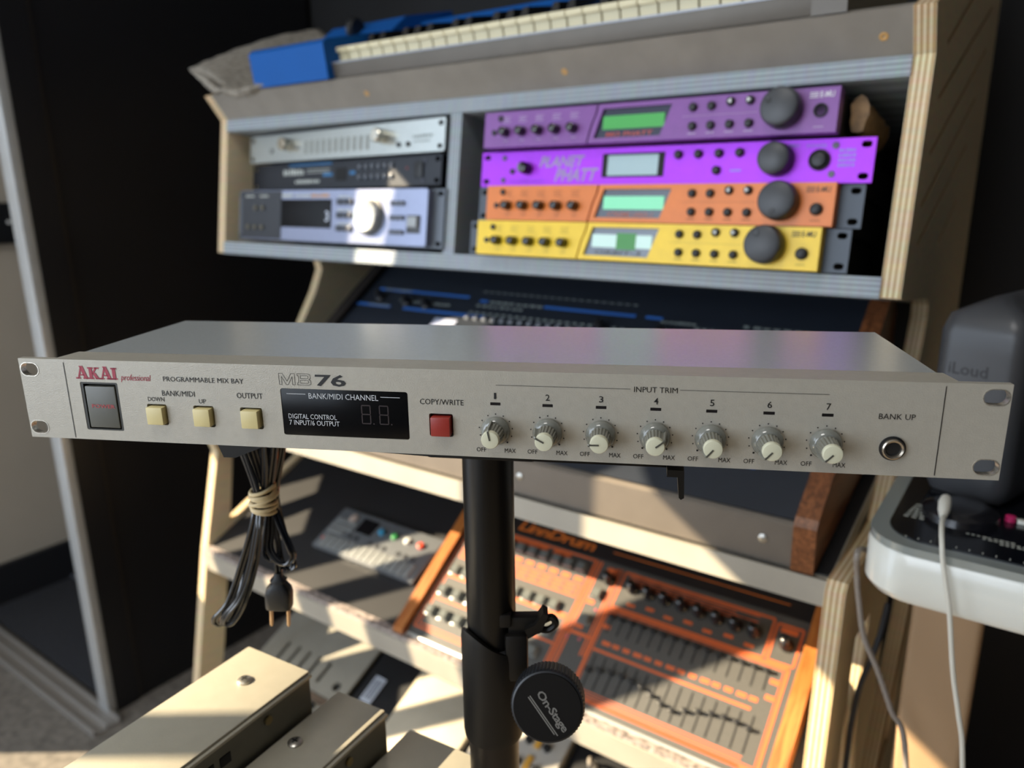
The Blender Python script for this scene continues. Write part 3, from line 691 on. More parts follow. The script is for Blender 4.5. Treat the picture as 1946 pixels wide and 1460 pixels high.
# scuffed brown wrap behind the top module's right end
wm = MB(); rnd = random.Random(5)
vs, fs = [], []
for i in range(9):
    for j in range(12):
        a = 2*PI*j/12; r = .0165 + rnd.uniform(-.003, .003); vs.append((.006 + r*.55*math.cos(a), .02 + .014*i, .001 + r*math.sin(a)))
for i in range(8):
    for j in range(12): fs.append((i*12+j, i*12+(j+1) % 12, (i+1)*12+(j+1) % 12, (i+1)*12+j))
fs += [tuple(range(12)), tuple(range(96, 108))]
wr = wm.add(vs, fs).build('packing_wrap', mat('brown packing wrap', '#8a6a45', .6, 0, .4, 90, .4, 150), None, ang=25)
wr.matrix_world = faceM(-11 + 222, 48, .0); tag(wr, 'crumpled brown wrap stuffed beside the topmost purple module', 'packing wrap')

def silver_unit():
    root = thing('rack_processor', 'silver rack processor with two metal knobs at the top of the left bay', 'rack unit', faceM(-548.5, 47, -.016) @ Matrix.Rotation(-.075, 4, 'Z'))
    S = mat('brushed silver panel', '#b4b9b6', .30, .7, .03, 200)
    MB().prism(rrect(-.2413, .2413, -.0225, .0225, .003, 3), [rrect(sx*.2325-.005, sx*.2325+.005, sz*.0155-.0033, sz*.0155+.0033, .0032, 4) for sx in (-1, 1) for sz in (-1, 1)], -.003, 0).build('front_panel', S, root, smooth=False)
    MB().box(-.215, .215, .001, .26, -.0205, .0205).build('chassis', mat('grey chassis', '#55575a', .5), root)
    K = mat('polished knob', '#d8d4c8', .15, .9)
    for x, r in ((-.1215, .0105), (.1155, .0105)):
        k = MB().lathe([(r, 0), (r, .010), (r*.96, .018), (r*.8, .0195), (r*.2, .0195)], '-Y', (x, -.003, .003), 28, flute=14, famp=.0003, f0=0, f1=1); k.build('metal_knob', K, root)
    g = MB()
    for k in range(11): MB().box(-.081 + .0155*k, -.0745 + .0155*k, -.0042, -.002, -.0130, .0080, .0005).build('meter_bar', mat('grey meter bar', '#8e918c', .5), root)
    for x in (.1485, .1685): MB().lathe([(.0034, 0), (.0034, .0025), (.0018, .0025), (.0017, 0)], '-Y', (x, -.003, -.010), 14).build('mini_jack', DARK, root)
    MB().lathe([(.0045, 0), (.0045, .003), (.003, .004)], '-Y', (-.175, -.003, -.004), 16).build('push_switch', mat('grey switch', '#8b8d8b', .4), root)
    t = MB(); marks(t, .178, -.002, .040, .0045, 7, -.0033); marks(t, .180, -.008, .034, .0025, 8, -.0033); t.build('lettering', mat('grey print', '#7d8583', .5), root, smooth=False)
silver_unit()
def effects_unit():
    root = thing('effects_processor', 'black rack effects unit with two rows of small round buttons', 'rack unit', faceM(-561, -.5, -.030) @ Matrix.Rotation(-.085, 4, 'Z'))
    B = mat('blue black panel', '#20242c', .4, .2, .05, 80)
    rack_plate(root, .4826, .0425, B)
    MB().box(-.215, .215, .001, .26, -.0200, .0200).build('chassis', mat('black chassis', '#131315', .6), root)
    for r_ in range(2):
        for k in range(6): dome_button(.0635 + .0147*k, .0095 - .0155*r_, .0042, -.003, .0045).build('program_button', mat('grey dome button', '#666b74', .3), root)
    MB().box(.000, .028, -.0036, -.002, -.0100, .0100).build('display_window', HOLE, root)
    MB().box(.188, .205, -.0060, -.002, -.010, .012, .001).build('power_rocker', DARK, root)
    for x, z in ((.208, .013), (.205, -.014)): MB().lathe([(.0034, 0), (.003, .0012), (.001, .0013)], '-Y', (x, -.003, z), 12).build('panel_screw', mat('dark screw', '#4a4a52', .35, .7), root)
    t = MB(); quad(t, -.130, -.010, .0165, .0195, -.0033); quad(t, -.033, -.008, -.002, .003, -.0033); quad(t, .036, .050, -.001, .004, -.0033); t.build('blue_stripe', mat('blue stripe print', '#2a6c9e', .5), root, smooth=False)
    t = MB(); marks(t, -.145, .002, .060, .010, 7, -.0034); marks(t, -.110, -.012, .070, .006, 9, -.0034); quad(t, -.078, -.015, .0045, .0055, -.0034); quad(t, -.078, -.015, .009, .010, -.0034)
    t.build('lettering', mat('pale print', '#b9bdb6', .5), root, smooth=False)
    t = MB(); t.lathe([(.002, 0), (.0015, .0015)], '-Y', (.170, -.003, .004), 10); t.build('red_led', mat('dim red led', '#8f4444', .3), root)
effects_unit()
def sampler():
    root = thing('rack_sampler', 'two-unit silver rack sampler with a big jog wheel and black screen', 'rack sampler', faceM(-543, -66, -.004) @ Matrix.Rotation(-.025, 4, 'Z'))
    S = mat('pale blue grey panel', '#8d93aa', .28, .6, .03, 90)
    rack_plate(root, .4826, .0825, mat('graphite ears', '#5a5f66', .4, .4), 'ear_plate', -.002, .001)
    MB().prism(rrect(-.2175, .2190, -.0395, .0405, .004, 3), [], -.013, -.002).build('front_panel', S, root, smooth=False)
    MB().box(-.215, .215, .001, .28, -.039, .039).build('chassis', mat('black chassis', '#131315', .6), root)
    y = -.013
    MB().box(-.2165, -.108, y-.0008, y+.001, -.0385, .0395).build('dark_panel_end', mat('dark panel end', '#23262d', .35), root)
    MB().box(-.1065, .0165, y-.0015, y+.001, -.0185, .0260, .001).build('lcd', mat('off lcd', '#07080c', .4, spec=.2), root)
    wb = MB().lathe([(.0290, 0), (.0290, .002), (.0250, .003)], '-Y', (.104, y, .001), 40).build('wheel_ring', mat('charcoal ring', '#3a3c40', .4), root)
    MB().lathe([(.0235, .002), (.0240, .006), (.0225, .0120), (.0100, .0105), (.002, .0100)], '-Y', (.104, y, .001), 40).build('jog_wheel', mat('silver jog wheel', '#c6c8c2', .22, .7), root)
    for r_ in range(3):
        for c_ in range(3): MB().box(.0305 + .0125*c_, .0405 + .0125*c_, y-.0035, y, .0175 - .020*r_, .0265 - .020*r_, .0008).build('soft_key', mat('dark soft key', '#3e424d', .4), root)
        for c_ in range(3): MB().box(.1475 + .0095*c_, .1555 + .0095*c_, y-.0035, y, .0165 - .0205*r_, .0235 - .0205*r_, .0008).build('mode_key', mat('grey mode key', '#5b606c', .4), root)
    MB().box(.181, .207, y-.0010, y, -.0220, .0035, .0006).build('key_frame', mat('charcoal ring', '#3a3c40', .4), root)
    MB().box(.185, .203, y-.0045, y, -.0135, .0015, .001).build('enter_key', mat('pale enter key', '#9da2a5', .35), root)
    for r_, c_ in ((0, 0), (0, 1), (1, 0), (1, 1), (1, 2)): MB().lathe([(.0042, 0), (.004, .004), (.002, .0045)], '-Y', (-.196 + .019*c_ + .02*(1-r_), y, .012 - .032*r_), 14).build('input_jack', mat('jack metal', '#6b6658', .3, .7), root)
    t = MB(); marks(t, -.1050, .0295, .026, .0055, 5, y-.0011); marks(t, -.072, .0300, .038, .0035, 8, y-.0011)
    for k in range(3): marks(t, .032, .0285 - .0205*k, .030, .0035, 6, y-.0003)
    for k in range(2): marks(t, -.205 + .04*k, .030, .024, .003, 4, y-.0011)
    t.build('lettering', mat('pale print', '#c9ccd2', .5), root, smooth=False)
    t = MB(); text_into(t, '3', .004, -.008, .009, .016, y-.0017, .01); t.build('screen_digit', mat('lit digit', '#aeb6c4', .4, emit='#aeb6c4', estr=.3), root, smooth=False)
    t = MB(); marks(t, -.032, .0293, .044, .0055, 7, y-.0003); t.build('amber_lettering', mat('amber print', '#c08a3e', .5), root, smooth=False)
sampler()

# ------------------------------------------------------------------ blue keyboard on the top shelf
def build_keyboard():
    root = thing('keyboard_synth', 'blue keyboard with ivory keys lying on the top shelf', 'keyboard', Matrix.Translation(rk(0, 0, 0)) @ Matrix.Rotation(-PSI, 4, 'Z') @ Matrix.Translation((0, -.0105, .1355)) @ Matrix.Rotation(math.radians(10), 4, 'X'))
    BL = mat('blue enamel', '#08529c', .6, 0, .03, 20, spec=.25); GC = mat('grey brown case', '#5e5850', .45, .2, .06, 25)
    X0, X1 = -.690, .205
    MB().box(-.515, .172, .003, .30, .0005, .022, .0015).build('front_rail', GC, root)
    MB().box(-.515, .172, .002, .006, .0205, .0225).build('rail_highlight', mat('rail edge', '#8c8f96', .35, .4), root)
    eb = MB().prism([(-.010, .0005), (.30, .0005), (.30, .085), (.18, .080), (.14, .060), (.000, .055), (-.008, .050)], [], X0+.008, -.509, 'YZ'); eb.build('end_block', BL, root, ang=40)
    er = MB().prism([(.000, .0005), (.30, .0005), (.30, .085), (.16, .085), (.13, .055), (.012, .048), (.003, .043)], [], .172, X1, 'YZ'); er.build('end_block', GC, root)
    MB().prism([(.172, .030), (.30, .030), (.30, .075), (.215, .070)], [], -.515, .172, 'YZ').build('control_panel', BL, root, ang=40)
    MB().box(-.515, .172, .03, .165, .0222, .0250).build('key_bed', HOLE, root)
    IV = mat('ivory key', '#d6cba6', .35); 
    wk = MB().box(.0006, .0229, 0, .150, .0345, .0420, .0010); wk.box(.0012, .0223, .004, .010, .0230, .0350)
    wme = None; bme = None; n = 29; p = .0235
    for k in range(n):
        x = -.5135 + p*k
        if wme is None: o = wk.build('white_key', IV, root); wme = o.data
        else: o = link('white_key', wme, root)
        o.location = (x, .016, 0)
    for k in range(n-1):
        if k % 7 in (0, 1, 3, 4, 5):
            if bme is None:
                b = MB().add([(-.0065, .052, .042), (.0065, .052, .042), (.0065, .150, .042), (-.0065, .150, .042), (-.0045, .060, .056), (.0045, .060, .056), (.0045, .150, .056), (-.0045, .150, .056)], [(0, 1, 5, 4), (1, 2, 6, 5), (2, 3, 7, 6), (3, 0, 4, 7), (4, 5, 6, 7)])
                o = b.build('black_key', mat('gloss black key', '#101114', .18, 0, coat=.4), root); bme = o.data
            else: o = link('black_key', bme, root)
            o.location = (-.5135 + p*(k+1), .016, 0)
    jw = MB().lathe([(.020, 0), (.020, .006), (.016, .010)], 'X', (-.60, .15, .070), 24); jw.build('pitch_wheel', DARK, root)
    t = MB(); marks(t, -.665, .040, .13, .010, 12, .0505, 'XY'); t.build('panel_print', WHITE, root, smooth=False)
build_keyboard()
# grey padded cloth under its left end
def build_cloth():
    m = MB(); nx, ny_ = 26, 20; rnd = random.Random(11); vs, fs = [], []
    for j in range(ny_):
        for i in range(nx):
            a = i/(nx-1); b = j/(ny_-1)
            x = -.900 + .09*b*.3 + a*(.25 - .03*b); y = -.012 + .30*b + .10*(1-a)*(1-b)*.2; z = .184 + .10*b - .047*min(1, a*2.2)*(1-b*.4) + .010*math.sin(7*a+3*b) + rnd.uniform(-.0015, .0015)
            if b == 0: x += .0
            vs.append((x, y, z))
    for j in range(ny_-1):
        for i in range(nx-1): fs.append((j*nx+i, j*nx+i+1, (j+1)*nx+i+1, (j+1)*nx+i))
    # hanging front flap, a triangle pulled to a corner
    o = len(vs); rows = 14
    for j in range(rows):
        t = j/(rows-1)
        for i in range(nx):
            a = i/(nx-1)
            top = Vector(vs[i]); bot = Vector((-.800 + .115*a, -.014, .1365)); q = top.lerp(bot, t)
            vs.append((q.x + rnd.uniform(-.001, .001), q.y - .006*math.sin(PI*t) + .004*math.sin(9*a+4*t), q.z + .003*math.sin(12*a)*t*(1-t)))
    for j in range(rows-1):
        for i in range(nx-1): fs.append((o+j*nx+i, o+j*nx+i+1, o+(j+1)*nx+i+1, o+(j+1)*nx+i))
    c = m.add(vs, fs).build('padded_cloth', mat('grey felt cloth', '#8a8378', .9, 0, .35, 120, .6, 400), None, ang=60)
    md = c.modifiers.new('thickness', 'SOLIDIFY'); md.thickness = .003
    c.matrix_world = RM; tag(c, 'grey felt cover drooping over the stand beside the blue keyboard', 'cloth cover')
build_cloth()

# ------------------------------------------------------------------ big dark synth on the second shelf
def build_synth():
    t = math.radians(34)
    root = thing('analog_synth', 'large dark synthesizer with blue stripes and wooden cheeks on the second shelf', 'synthesizer', Matrix.Translation(rk(0, .118, -.348)) @ Matrix.Rotation(-PSI, 4, 'Z'))
    X0, X1 = -.578, .226
    ch = 0.0
    body = MB().prism([(.0, -.0435), (.0, .0), (.004, .003), (.28, .28*math.tan(t)), (.30, .15), (.30, .015)], [], X0, X1, 'YZ')
    body.build('front_body', mat('brown grey steel', '#6f675e', .42, .35, .05, 30), root, smooth=False)
    PM = Matrix.Rotation(t, 4, 'X')
    L = .28/math.cos(t)
    MB().box(X0, X1, .006, L, .002, .0045, M=PM).build('control_panel', mat('blue black synth panel', '#1c222c', .42, .1, .08, 40), root, smooth=False)
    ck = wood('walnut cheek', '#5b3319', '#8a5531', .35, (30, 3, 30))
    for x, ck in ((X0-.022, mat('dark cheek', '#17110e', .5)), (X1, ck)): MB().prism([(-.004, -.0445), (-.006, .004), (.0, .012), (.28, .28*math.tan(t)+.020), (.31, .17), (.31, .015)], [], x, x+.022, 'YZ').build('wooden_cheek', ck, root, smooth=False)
    for x in (-.105, .196, -.30, -.5): MB().lathe([(.0045, -.002), (.0045, .0012), (.002, .0022)], '-Y', (x, .0, -.020), 14).build('case_screw', STEEL, root)
    BLU = mat('blue stripe', '#2b5fa8', .5)
    for x0, x1, d in ((-.555, -.355, .268), (-.590, -.500, .228), (-.47, -.30, .228), (-.330, -.315, .262), (-.21, -.06, .262), (-.045, -.02, .262), (-.20, .17, .055), (-.05, .16, .105)): 
        st = MB(); quad(st, x0, x1, d, d+.006, .0050, 'XY', PM); st.build('blue_stripe', BLU, root, smooth=False)
    wt = MB()
    for x0, d, l in ((-.54, .270, .06), (-.49, .246, .05), (-.44, .246, .06), (-.55, .230, .05), (-.31, .262, .10), (-.33, .252, .09), (-.02, .257, .05), (.03, .25, .08), (.09, .262, .1), (.02, .115, .03), (.115, .062, .03), (.165, .062, .03)): marks(wt, x0, d, l, .005, 8, .0051, 'XY', PM)
    for k in range(22): quad(wt, -.335 + .0125*k, -.328 + .0125*k, .236, .240, .0051, 'XY', PM); quad(wt, -.335 + .0125*k, -.328 + .0125*k, .285, .287, .0051, 'XY', PM)
    wt.build('panel_print', mat('grey print', '#7d8583', .5), root, smooth=False)
    KB = mat('black skirted knob', '#131418', .35)
    kme = None
    for x, d in [(-.535, .250), (-.470, .244), (-.425, .242)] + [(-.10 + .1*k, .075) for k in range(4)] + [(-.15 + .12*k, .150) for k in range(4)] + [(-.10 + .09*k, .235) for k in range(4)]:
        if kme is None: o = MB().lathe([(.0100, .0045), (.0095, .008), (.0070, .010), (.0062, .020), (.004, .021)], 'Z', n=18).build('panel_knob', KB, root); kme = o.data
        else: o = link('panel_knob', kme, root)
        o.matrix_local = PM @ Matrix.Translation((x, d, 0))
    pb = None
    for k in range(16):
        if pb is None: o = MB().box(-.004, .004, -.004, .004, .0045, .0085, .0008).build('panel_button', mat('grey panel button', '#787c83', .4), root); pb = o.data
        else: o = link('panel_button', pb, root)
        o.matrix_local = PM @ Matrix.Translation((-.33 + .0165*k, .226, 0))
    sh = MB(); quad(sh, -.39, -.345, .195, .218, .0056, 'XY', PM); sh.box(-.39, -.345, .195, .218, .0046, .0056, 0, PM); o = sh.build('paper_note', mat('pale note paper', '#c4cbe0', .6), root, smooth=False)
build_synth()

# ------------------------------------------------------------------ drum machine with orange print
def build_drum():
    t = math.radians(35.2)
    root = thing('drum_machine', 'drum machine with orange print, rows of sliders and wooden sides', 'drum machine', Matrix.Translation(rk(-.313, .119, -.6605)) @ Matrix.Rotation(-PSI, 4, 'Z') @ Matrix.Rotation(t, 4, 'X'))
    W_, D_ = .530, .285
    GP = mat('grey drum panel', '#42413e', .5, 0, .06, 200, .1, 900); OR = mat('orange print', '#c25a28', .5); BKP = mat('black drum panel', '#141416', .4)
    MB().box(0, W_, .0, .200, -.006, 0).build('lower_panel', GP, root, smooth=False)
    MB().box(0, W_, .200, D_, -.006, .0003).build('upper_panel', BKP, root, smooth=False)
    MB().box(0, W_, -.004, .0, -.0052, .0005, .0008).build('front_trim', mat('bright trim', '#b9b9b2', .3, .6), root)
    MB().prism([(0, -.0045), (D_, -.0055), (D_, -.052), (.0, -.0065)], [], .001, W_-.001, 'YZ').build('chassis', BKP, root, smooth=False)
    ck = wood('orange cherry cheek', '#8a4c20', '#a86a34', .3, (30, 3, 30))
    for x0, x1 in ((-.020, -.001), (W_+.001, W_+.020)): MB().prism([(-.009, -.0040), (-.009, .004), (-.004, .010), (D_, .010), (D_, -.052), (.0, -.0062)], [], x0, x1, 'YZ').build('wooden_side', ck, root, smooth=False)
    o = MB()
    def ln(x0, y0, x1, y1, wd=.003): 
        if x0 == x1: quad(o, x0-wd/2, x0+wd/2, y0, y1, .0004, 'XY')
        else: quad(o, x0, x1, y0-wd/2, y0+wd/2, .0004, 'XY')
    def frame(x0, x1, y0, y1, wd=.003):
        ln(x0, y0, x1, y0, wd); ln(x0, y1, x1, y1, wd); ln(x0, y0, x0, y1, wd); ln(x1, y0, x1, y1, wd)
    frame(.277, .520, .010, .135, .004); frame(.281, .516, .014, .131, .0012); frame(.280, .488, .139, .192, .003); frame(.493, .524, .139, .188, .003)
    for dx in (-.0045, 0, .0045): ln(.236+dx, .010, .236+dx, .197, .0026)
    for dx in (-.004, .001): ln(.272+dx, .060, .272+dx, .194, .0026)
    ln(.231, .087, .272, .087, .005)
    frame(.006, .230, .012, .196, .003); frame(.012, .226, .018, .100, .002); ln(.012, .062, .226, .062, .003); ln(.012, .104, .226, .104, .006)
    for k in range(4): ln(.012, .135+.0055*k, .226, .135+.0055*k, .0035)
    for k in range(4): ln(.288, .189-.004*k, .47-.03*(k % 2), .189-.004*k, .0016)
    ln(.282, .075, .493, .075, .0035); ln(.304, .009, .50, .009, .004); ln(.012, .190, .15, .190, .008); ln(.16, .190, .19, .190, .008)
    for k in range(2): ln(.29, .0165+.004*k, .50, .0165+.004*k, .0014)
    for k in range(14): quad(o, .290 + .0152*k, .300 + .0152*k + .002*(k % 3 == 0), .0845, .0900, .0004, 'XY')
    for k in range(6): quad(o, .105 + .021*k, .119 + .021*k, .157, .1645, .0004, 'XY')
    for k in range(7): quad(o, .300 + .027*k, .312 + .027*k, .146 + .003*(k % 2), .1505 + .003*(k % 2), .0004, 'XY')
    for x, y in ((.284, .125), (.284, .106), (.508, .112), (.508, .092), (.247, .132), (.247, .094)): quad(o, x-.004, x+.008, y, y+.006, .0004, 'XY')
    quad(o, .252, .268, .184, .192, .0004, 'XY'); quad(o, .498, .519, .178, .185, .0004, 'XY')
    o.build('orange_print', OR, root, smooth=False)
    t2 = MB(); text_into(t2, 'LinnDrum', .085, .2075, .135, .0175, .0006, .02, .2, .9, 'XY'); ln2 = quad(t2, .25, .50, .215, .2165, .0006, 'XY'); t2.build('logo_lettering', mat('amber logo', '#b8601c', .5), root, smooth=False)
    r = MB()
    for k in range(6): 
        for j in range(2):
            x, y = .118 + .020*k, .139 + .009*j; r.add([(x + .0022*math.cos(q*PI/4), y + .0022*math.sin(q*PI/4), .0009) for q in range(8)], [tuple(range(8))])
    for x, y in ((.262, .126), (.258, .080), (.240, .078)): r.add([(x + .0022*math.cos(q*PI/4), y + .0022*math.sin(q*PI/4), .0009) for q in range(8)], [tuple(range(8))])
    r.build('led_lens', mat('pink led lens', '#b0525c', .3), root, smooth=False)
    # square pads
    PD = mat('grey clear pad', '#5f625f', .22, 0, coat=.4); pm = None
    spots = [(.022 + .0265*k, .076) for k in range(8)] + [(.020 + .0262*k, .041) for k in range(8)] + [(.024 + .0212*k, .178) for k in range(10)] + [(.149 - .127 + .0225*k - .0, .112) for k in range(9)] + [(.254, .148), (.254, .108)]
    for x, y in spots:
        if pm is None:
            m = MB().box(-.0090, .0090, -.0085, .0085, 0, .0040, .0010); m.add([(-.0080, -.0075, .004), (.0080, -.0075, .004), (.0080, .0075, .004), (-.0080, .0075, .004), (-.006, -.0055, .0085), (.006, -.0055, .0085), (.006, .0055, .0085), (-.006, .0055, .0085)], [(0, 1, 5, 4), (1, 2, 6, 5), (2, 3, 7, 6), (3, 0, 4, 7), (4, 5, 6, 7)])
            b = m.build('square_pad', PD, root); pm = b.data
        else: b = link('square_pad', pm, root)
        b.location = (x, y, .0003)
    # tuning knobs
    km = None
    for x, y in [(.263, .173)] + [(.300 + .0243*k, .1715 - .0008*k) for k in range(8)] + [(.510, .163)]:
        if km is None: b = MB().lathe([(.0085, 0), (.0085, .004), (.0062, .007), (.0052, .020), (.003, .0215)], 'Z', n=20).build('tuning_knob', mat('gloss black cap', '#0d0d0f', .2, 0, coat=.5), root); km = b.data
        else: b = link('tuning_knob', km, root)
        b.location = (x, y, .0003)
    # sliders: slot and cap
    sm = None; cm = None
    for row in range(2):
        for k in range(15):
            x = .2895 + .0150*k; y0, y1 = ((.101, .127) if row == 0 else (.024, .069))
            sl = MB().box(-.0009, .0009, 0, y1-y0, .0002, .0006) if sm is None or sm[0] != row else None
            if sl: b = sl.build('slider_slot', HOLE, root, smooth=False); sm = (row, b.data)
            else: b = link('slider_slot', sm[1], root)
            b.location = (x, y0, 0)
            if cm is None: b = MB().box(-.0035, .0035, -.0022, .0022, .0006, .0085, .0010).build('slider_cap', mat('black slider cap', '#141416', .3), root); cm = b.data
            else: b = link('slider_cap', cm, root)
            b.location = (x, y1-.003 if row == 0 else y0 + .012 + .018*abs(math.sin(k*.33+.6)), 0)
build_drum()

# ------------------------------------------------------------------ small groovebox
def build_groovebox():
    t = math.radians(25)
    root = thing('groovebox', 'slim grey portable groovebox with colourful knobs lying on the black shelf', 'groovebox', Matrix.Translation(rk(-.598, .055, -.6290)) @ Matrix.Rotation(-PSI, 4, 'Z') @ Matrix.Rotation(t, 4, 'X'))
    W_, D_ = .238, .092
    GY = mat('pale grey alloy', '#5f6265', .4, .1, .04, 80); WK = mat('grey white key', '#7b7d7c', .4)
    MB().box(0, W_, 0, D_, -.004, .0035, .0015).build('case', GY, root)
    MB().box(.060, .098, .052, .083, .003, .0042).build('screen', mat('off screen', '#0c0e14', .15), root)
    for k, c in enumerate(('#3b8fb5', '#3f9a55', '#b9b9b4', '#c2452f')):
        MB().lathe([(.0060, .003), (.0058, .009), (.004, .010)], 'Z', (.116 + .030*k, .066, 0), 18).build('colour_knob', mat('knob ' + c, c, .35), root)
    MB().lathe([(.0085, .003), (.0085, .006), (.006, .007)], 'Z', (.038, .075, 0), 20).build('volume_knob', mat('tan knob', '#a8968a', .4), root)
    km = None
    for k in range(14):
        x = .020 + .0152*k
        if km is None: b = MB().box(-.0066, .0066, 0, .026, .003, .0060, .0008).build('play_key', WK, root); km = b.data
        else: b = link('play_key', km, root)
        b.location = (x, .004, 0)
    bm_ = None
    for k in range(10):
        if k in (2, 6): continue
        if bm_ is None: b = MB().box(-.0040, .0040, 0, .008, .003, .0058, .0008).build('black_dot_key', mat('dark key', '#3c3d40', .4), root); bm_ = b.data
        else: b = link('black_dot_key', bm_, root)
        b.location = (.060 + .0165*k, .0345, 0)
    fm_ = None
    for r_ in range(3):
        for k in range(4 if r_ else 3):
            if fm_ is None: b = MB().box(-.0055, .0055, -.0045, .0045, .003, .0055, .0008).build('function_key', WK, root); fm_ = b.data
            else: b = link('function_key', fm_, root)
            b.location = (.012 + .0125*k, .040 + .012*r_, 0)
    MB().lathe([(.003, .003), (.003, .0045)], 'Z', (.010, .020, 0), 12).build('red_button', mat('red button', '#b0483a', .4), root)
build_groovebox()

# ------------------------------------------------------------------ gear on the bottom shelf
def low_gear():
    t = math.radians(25)
    def place(X, N, up=0.): return Matrix.Translation(rk(X, N, -.985 + (.15-N)*math.tan(t)*.999)) @ Matrix.Rotation(-PSI, 4, 'Z') @ Matrix.Rotation(t, 4, 'X') @ Matrix.Translation((0, 0, up + .002))
    GY = mat('warm grey enamel', '#8d887c', .42, 0, .05, 40)
    r = thing('desktop_module', 'warm grey desktop module with long slots on the lowest shelf at the left post', 'sound module', place(-.785, .130))
    MB().box(0, .245, .0, .060, 0, .022, .002).build('front_ledge', GY, r)
    MB().box(0, .245, .060, .075, 0, .016, .001).build('step_channel', mat('brown channel', '#6d5a49', .5), r)
    holes = [rrect(.045 + .030*k, .053 + .030*k, .090, .135, .003, 3) for k in range(5)] + [[(.215 + .009*math.cos(q*PI/8), .100 + .009*math.sin(q*PI/8)) for q in range(16)]]
    MB().prism([(0, .075), (.245, .075), (.245, .270), (0, .270)], holes, .020, .026, 'XY').build('slotted_panel', GY, r, smooth=False)
    MB().box(.002, .243, .075, .268, 0, .018).build('case', mat('dark slot backing', '#2b2a27', .6), r)
    for k in range(3): MB().lathe([(.006, .022), (.006, .030), (.004, .031)], 'Z', (.195, .015 + .018*k, 0), 14).build('small_knob', DARK, r)
    r = thing('black_box', 'black wedge-shaped box with a pale label on the lowest shelf', 'sound module', place(-.530, .130))
    MB().prism([(0, 0), (.30, 0), (.30, .026), (.03, .020), (0, .012)], [], 0, .095, 'YZ').build('case', mat('black wrinkle case', '#121316', .45, 0, .1, 200), r, smooth=False)
    MB().box(.020, .045, .100, .150, .0245, .0262).build('pale_label', mat('pale label', '#b9bfca', .5), r)
    tb = MB()
    for k in range(4): tb.box(.024 + .005*k, .026 + .005*k, .105, .145, .0262, .0265)
    tb.build('label_print', BLACK, r)
    r = thing('flat_case', 'plain beige sheet-metal case on the lowest shelf, partly sunlit', 'metal case', place(-.430, .130))
    MB().box(0, .150, .03, .30, 0, .030, .0015).build('lid', mat('beige sheet metal', '#b3a995', .45, .1, .06, 30), r)
    MB().box(.002, .148, .026, .031, .004, .026).build('front_flange', mat('beige flange', '#948b7a', .5), r)
    MB().box(.148, .156, .02, .30, 0, .020, .001).build('side_rail', DARK, r)
    r = thing('small_mixer', 'pale compact mixer with amber keys and small knobs low on the stand', 'mixer', place(-.268, .135))
    MB().box(0, .150, .0, .26, 0, .024, .002).build('case', mat('pale mixer enamel', '#b2aca2', .45), r)
    k1 = k2 = None
    for i in range(4):
        for j in range(6):
            x, y = .018 + .034*i, .020 + .038*j
            if k1 is None: b = MB().lathe([(.0065, 0), (.0060, .008), (.004, .0085)], 'Z', n=14).build('mixer_knob', DARK, r); k1 = b.data
            else: b = link('mixer_knob', k1, r)
            b.location = (x, y, .0238)
            if i < 1 or i == 2:
                if k2 is None: b = MB().box(-.005, .005, -.012, .012, 0, .004, .001).build('amber_key', mat('amber key', '#cf9a3c', .4), r); k2 = b.data
                else: b = link('amber_key', k2, r)
                b.location = (x + .017, y + .005, .0238)
    r = thing('patch_box', 'black patch box with pale looping cables, right of the pole on the lowest shelf', 'patch box', place(-.100, .135))
    MB().box(0, .33, .0, .27, 0, .020, .002).build('case', mat('black wrinkle case', '#121316', .45), r)
    for i in range(6):
        for j in range(3): MB().lathe([(.007, .020), (.007, .024), (.0045, .024), (.0040, .020)], 'Z', (.03 + .05*i, .06 + .06*j, 0), 12).build('patch_socket', STEEL, r)
    cbm = mat('pale patch cable', '#a59d94', .45)
    for (a, b_, h) in (((.03, .06), (.13, .12), .06), ((.08, .12), (.03, .18), .05), ((.13, .06), (.23, .18), .07), ((.18, .12), (.28, .06), .055)):
        pts = smooth_path([(a[0], a[1], .02), (a[0], a[1], .045), ((a[0]+b_[0])/2, (a[1]+b_[1])/2, .03 + h), (b_[0], b_[1], .045), (b_[0], b_[1], .02)], 6)
        MB().tube(pts, .0032, 8).build('patch_cable', cbm, r)
low_gear()

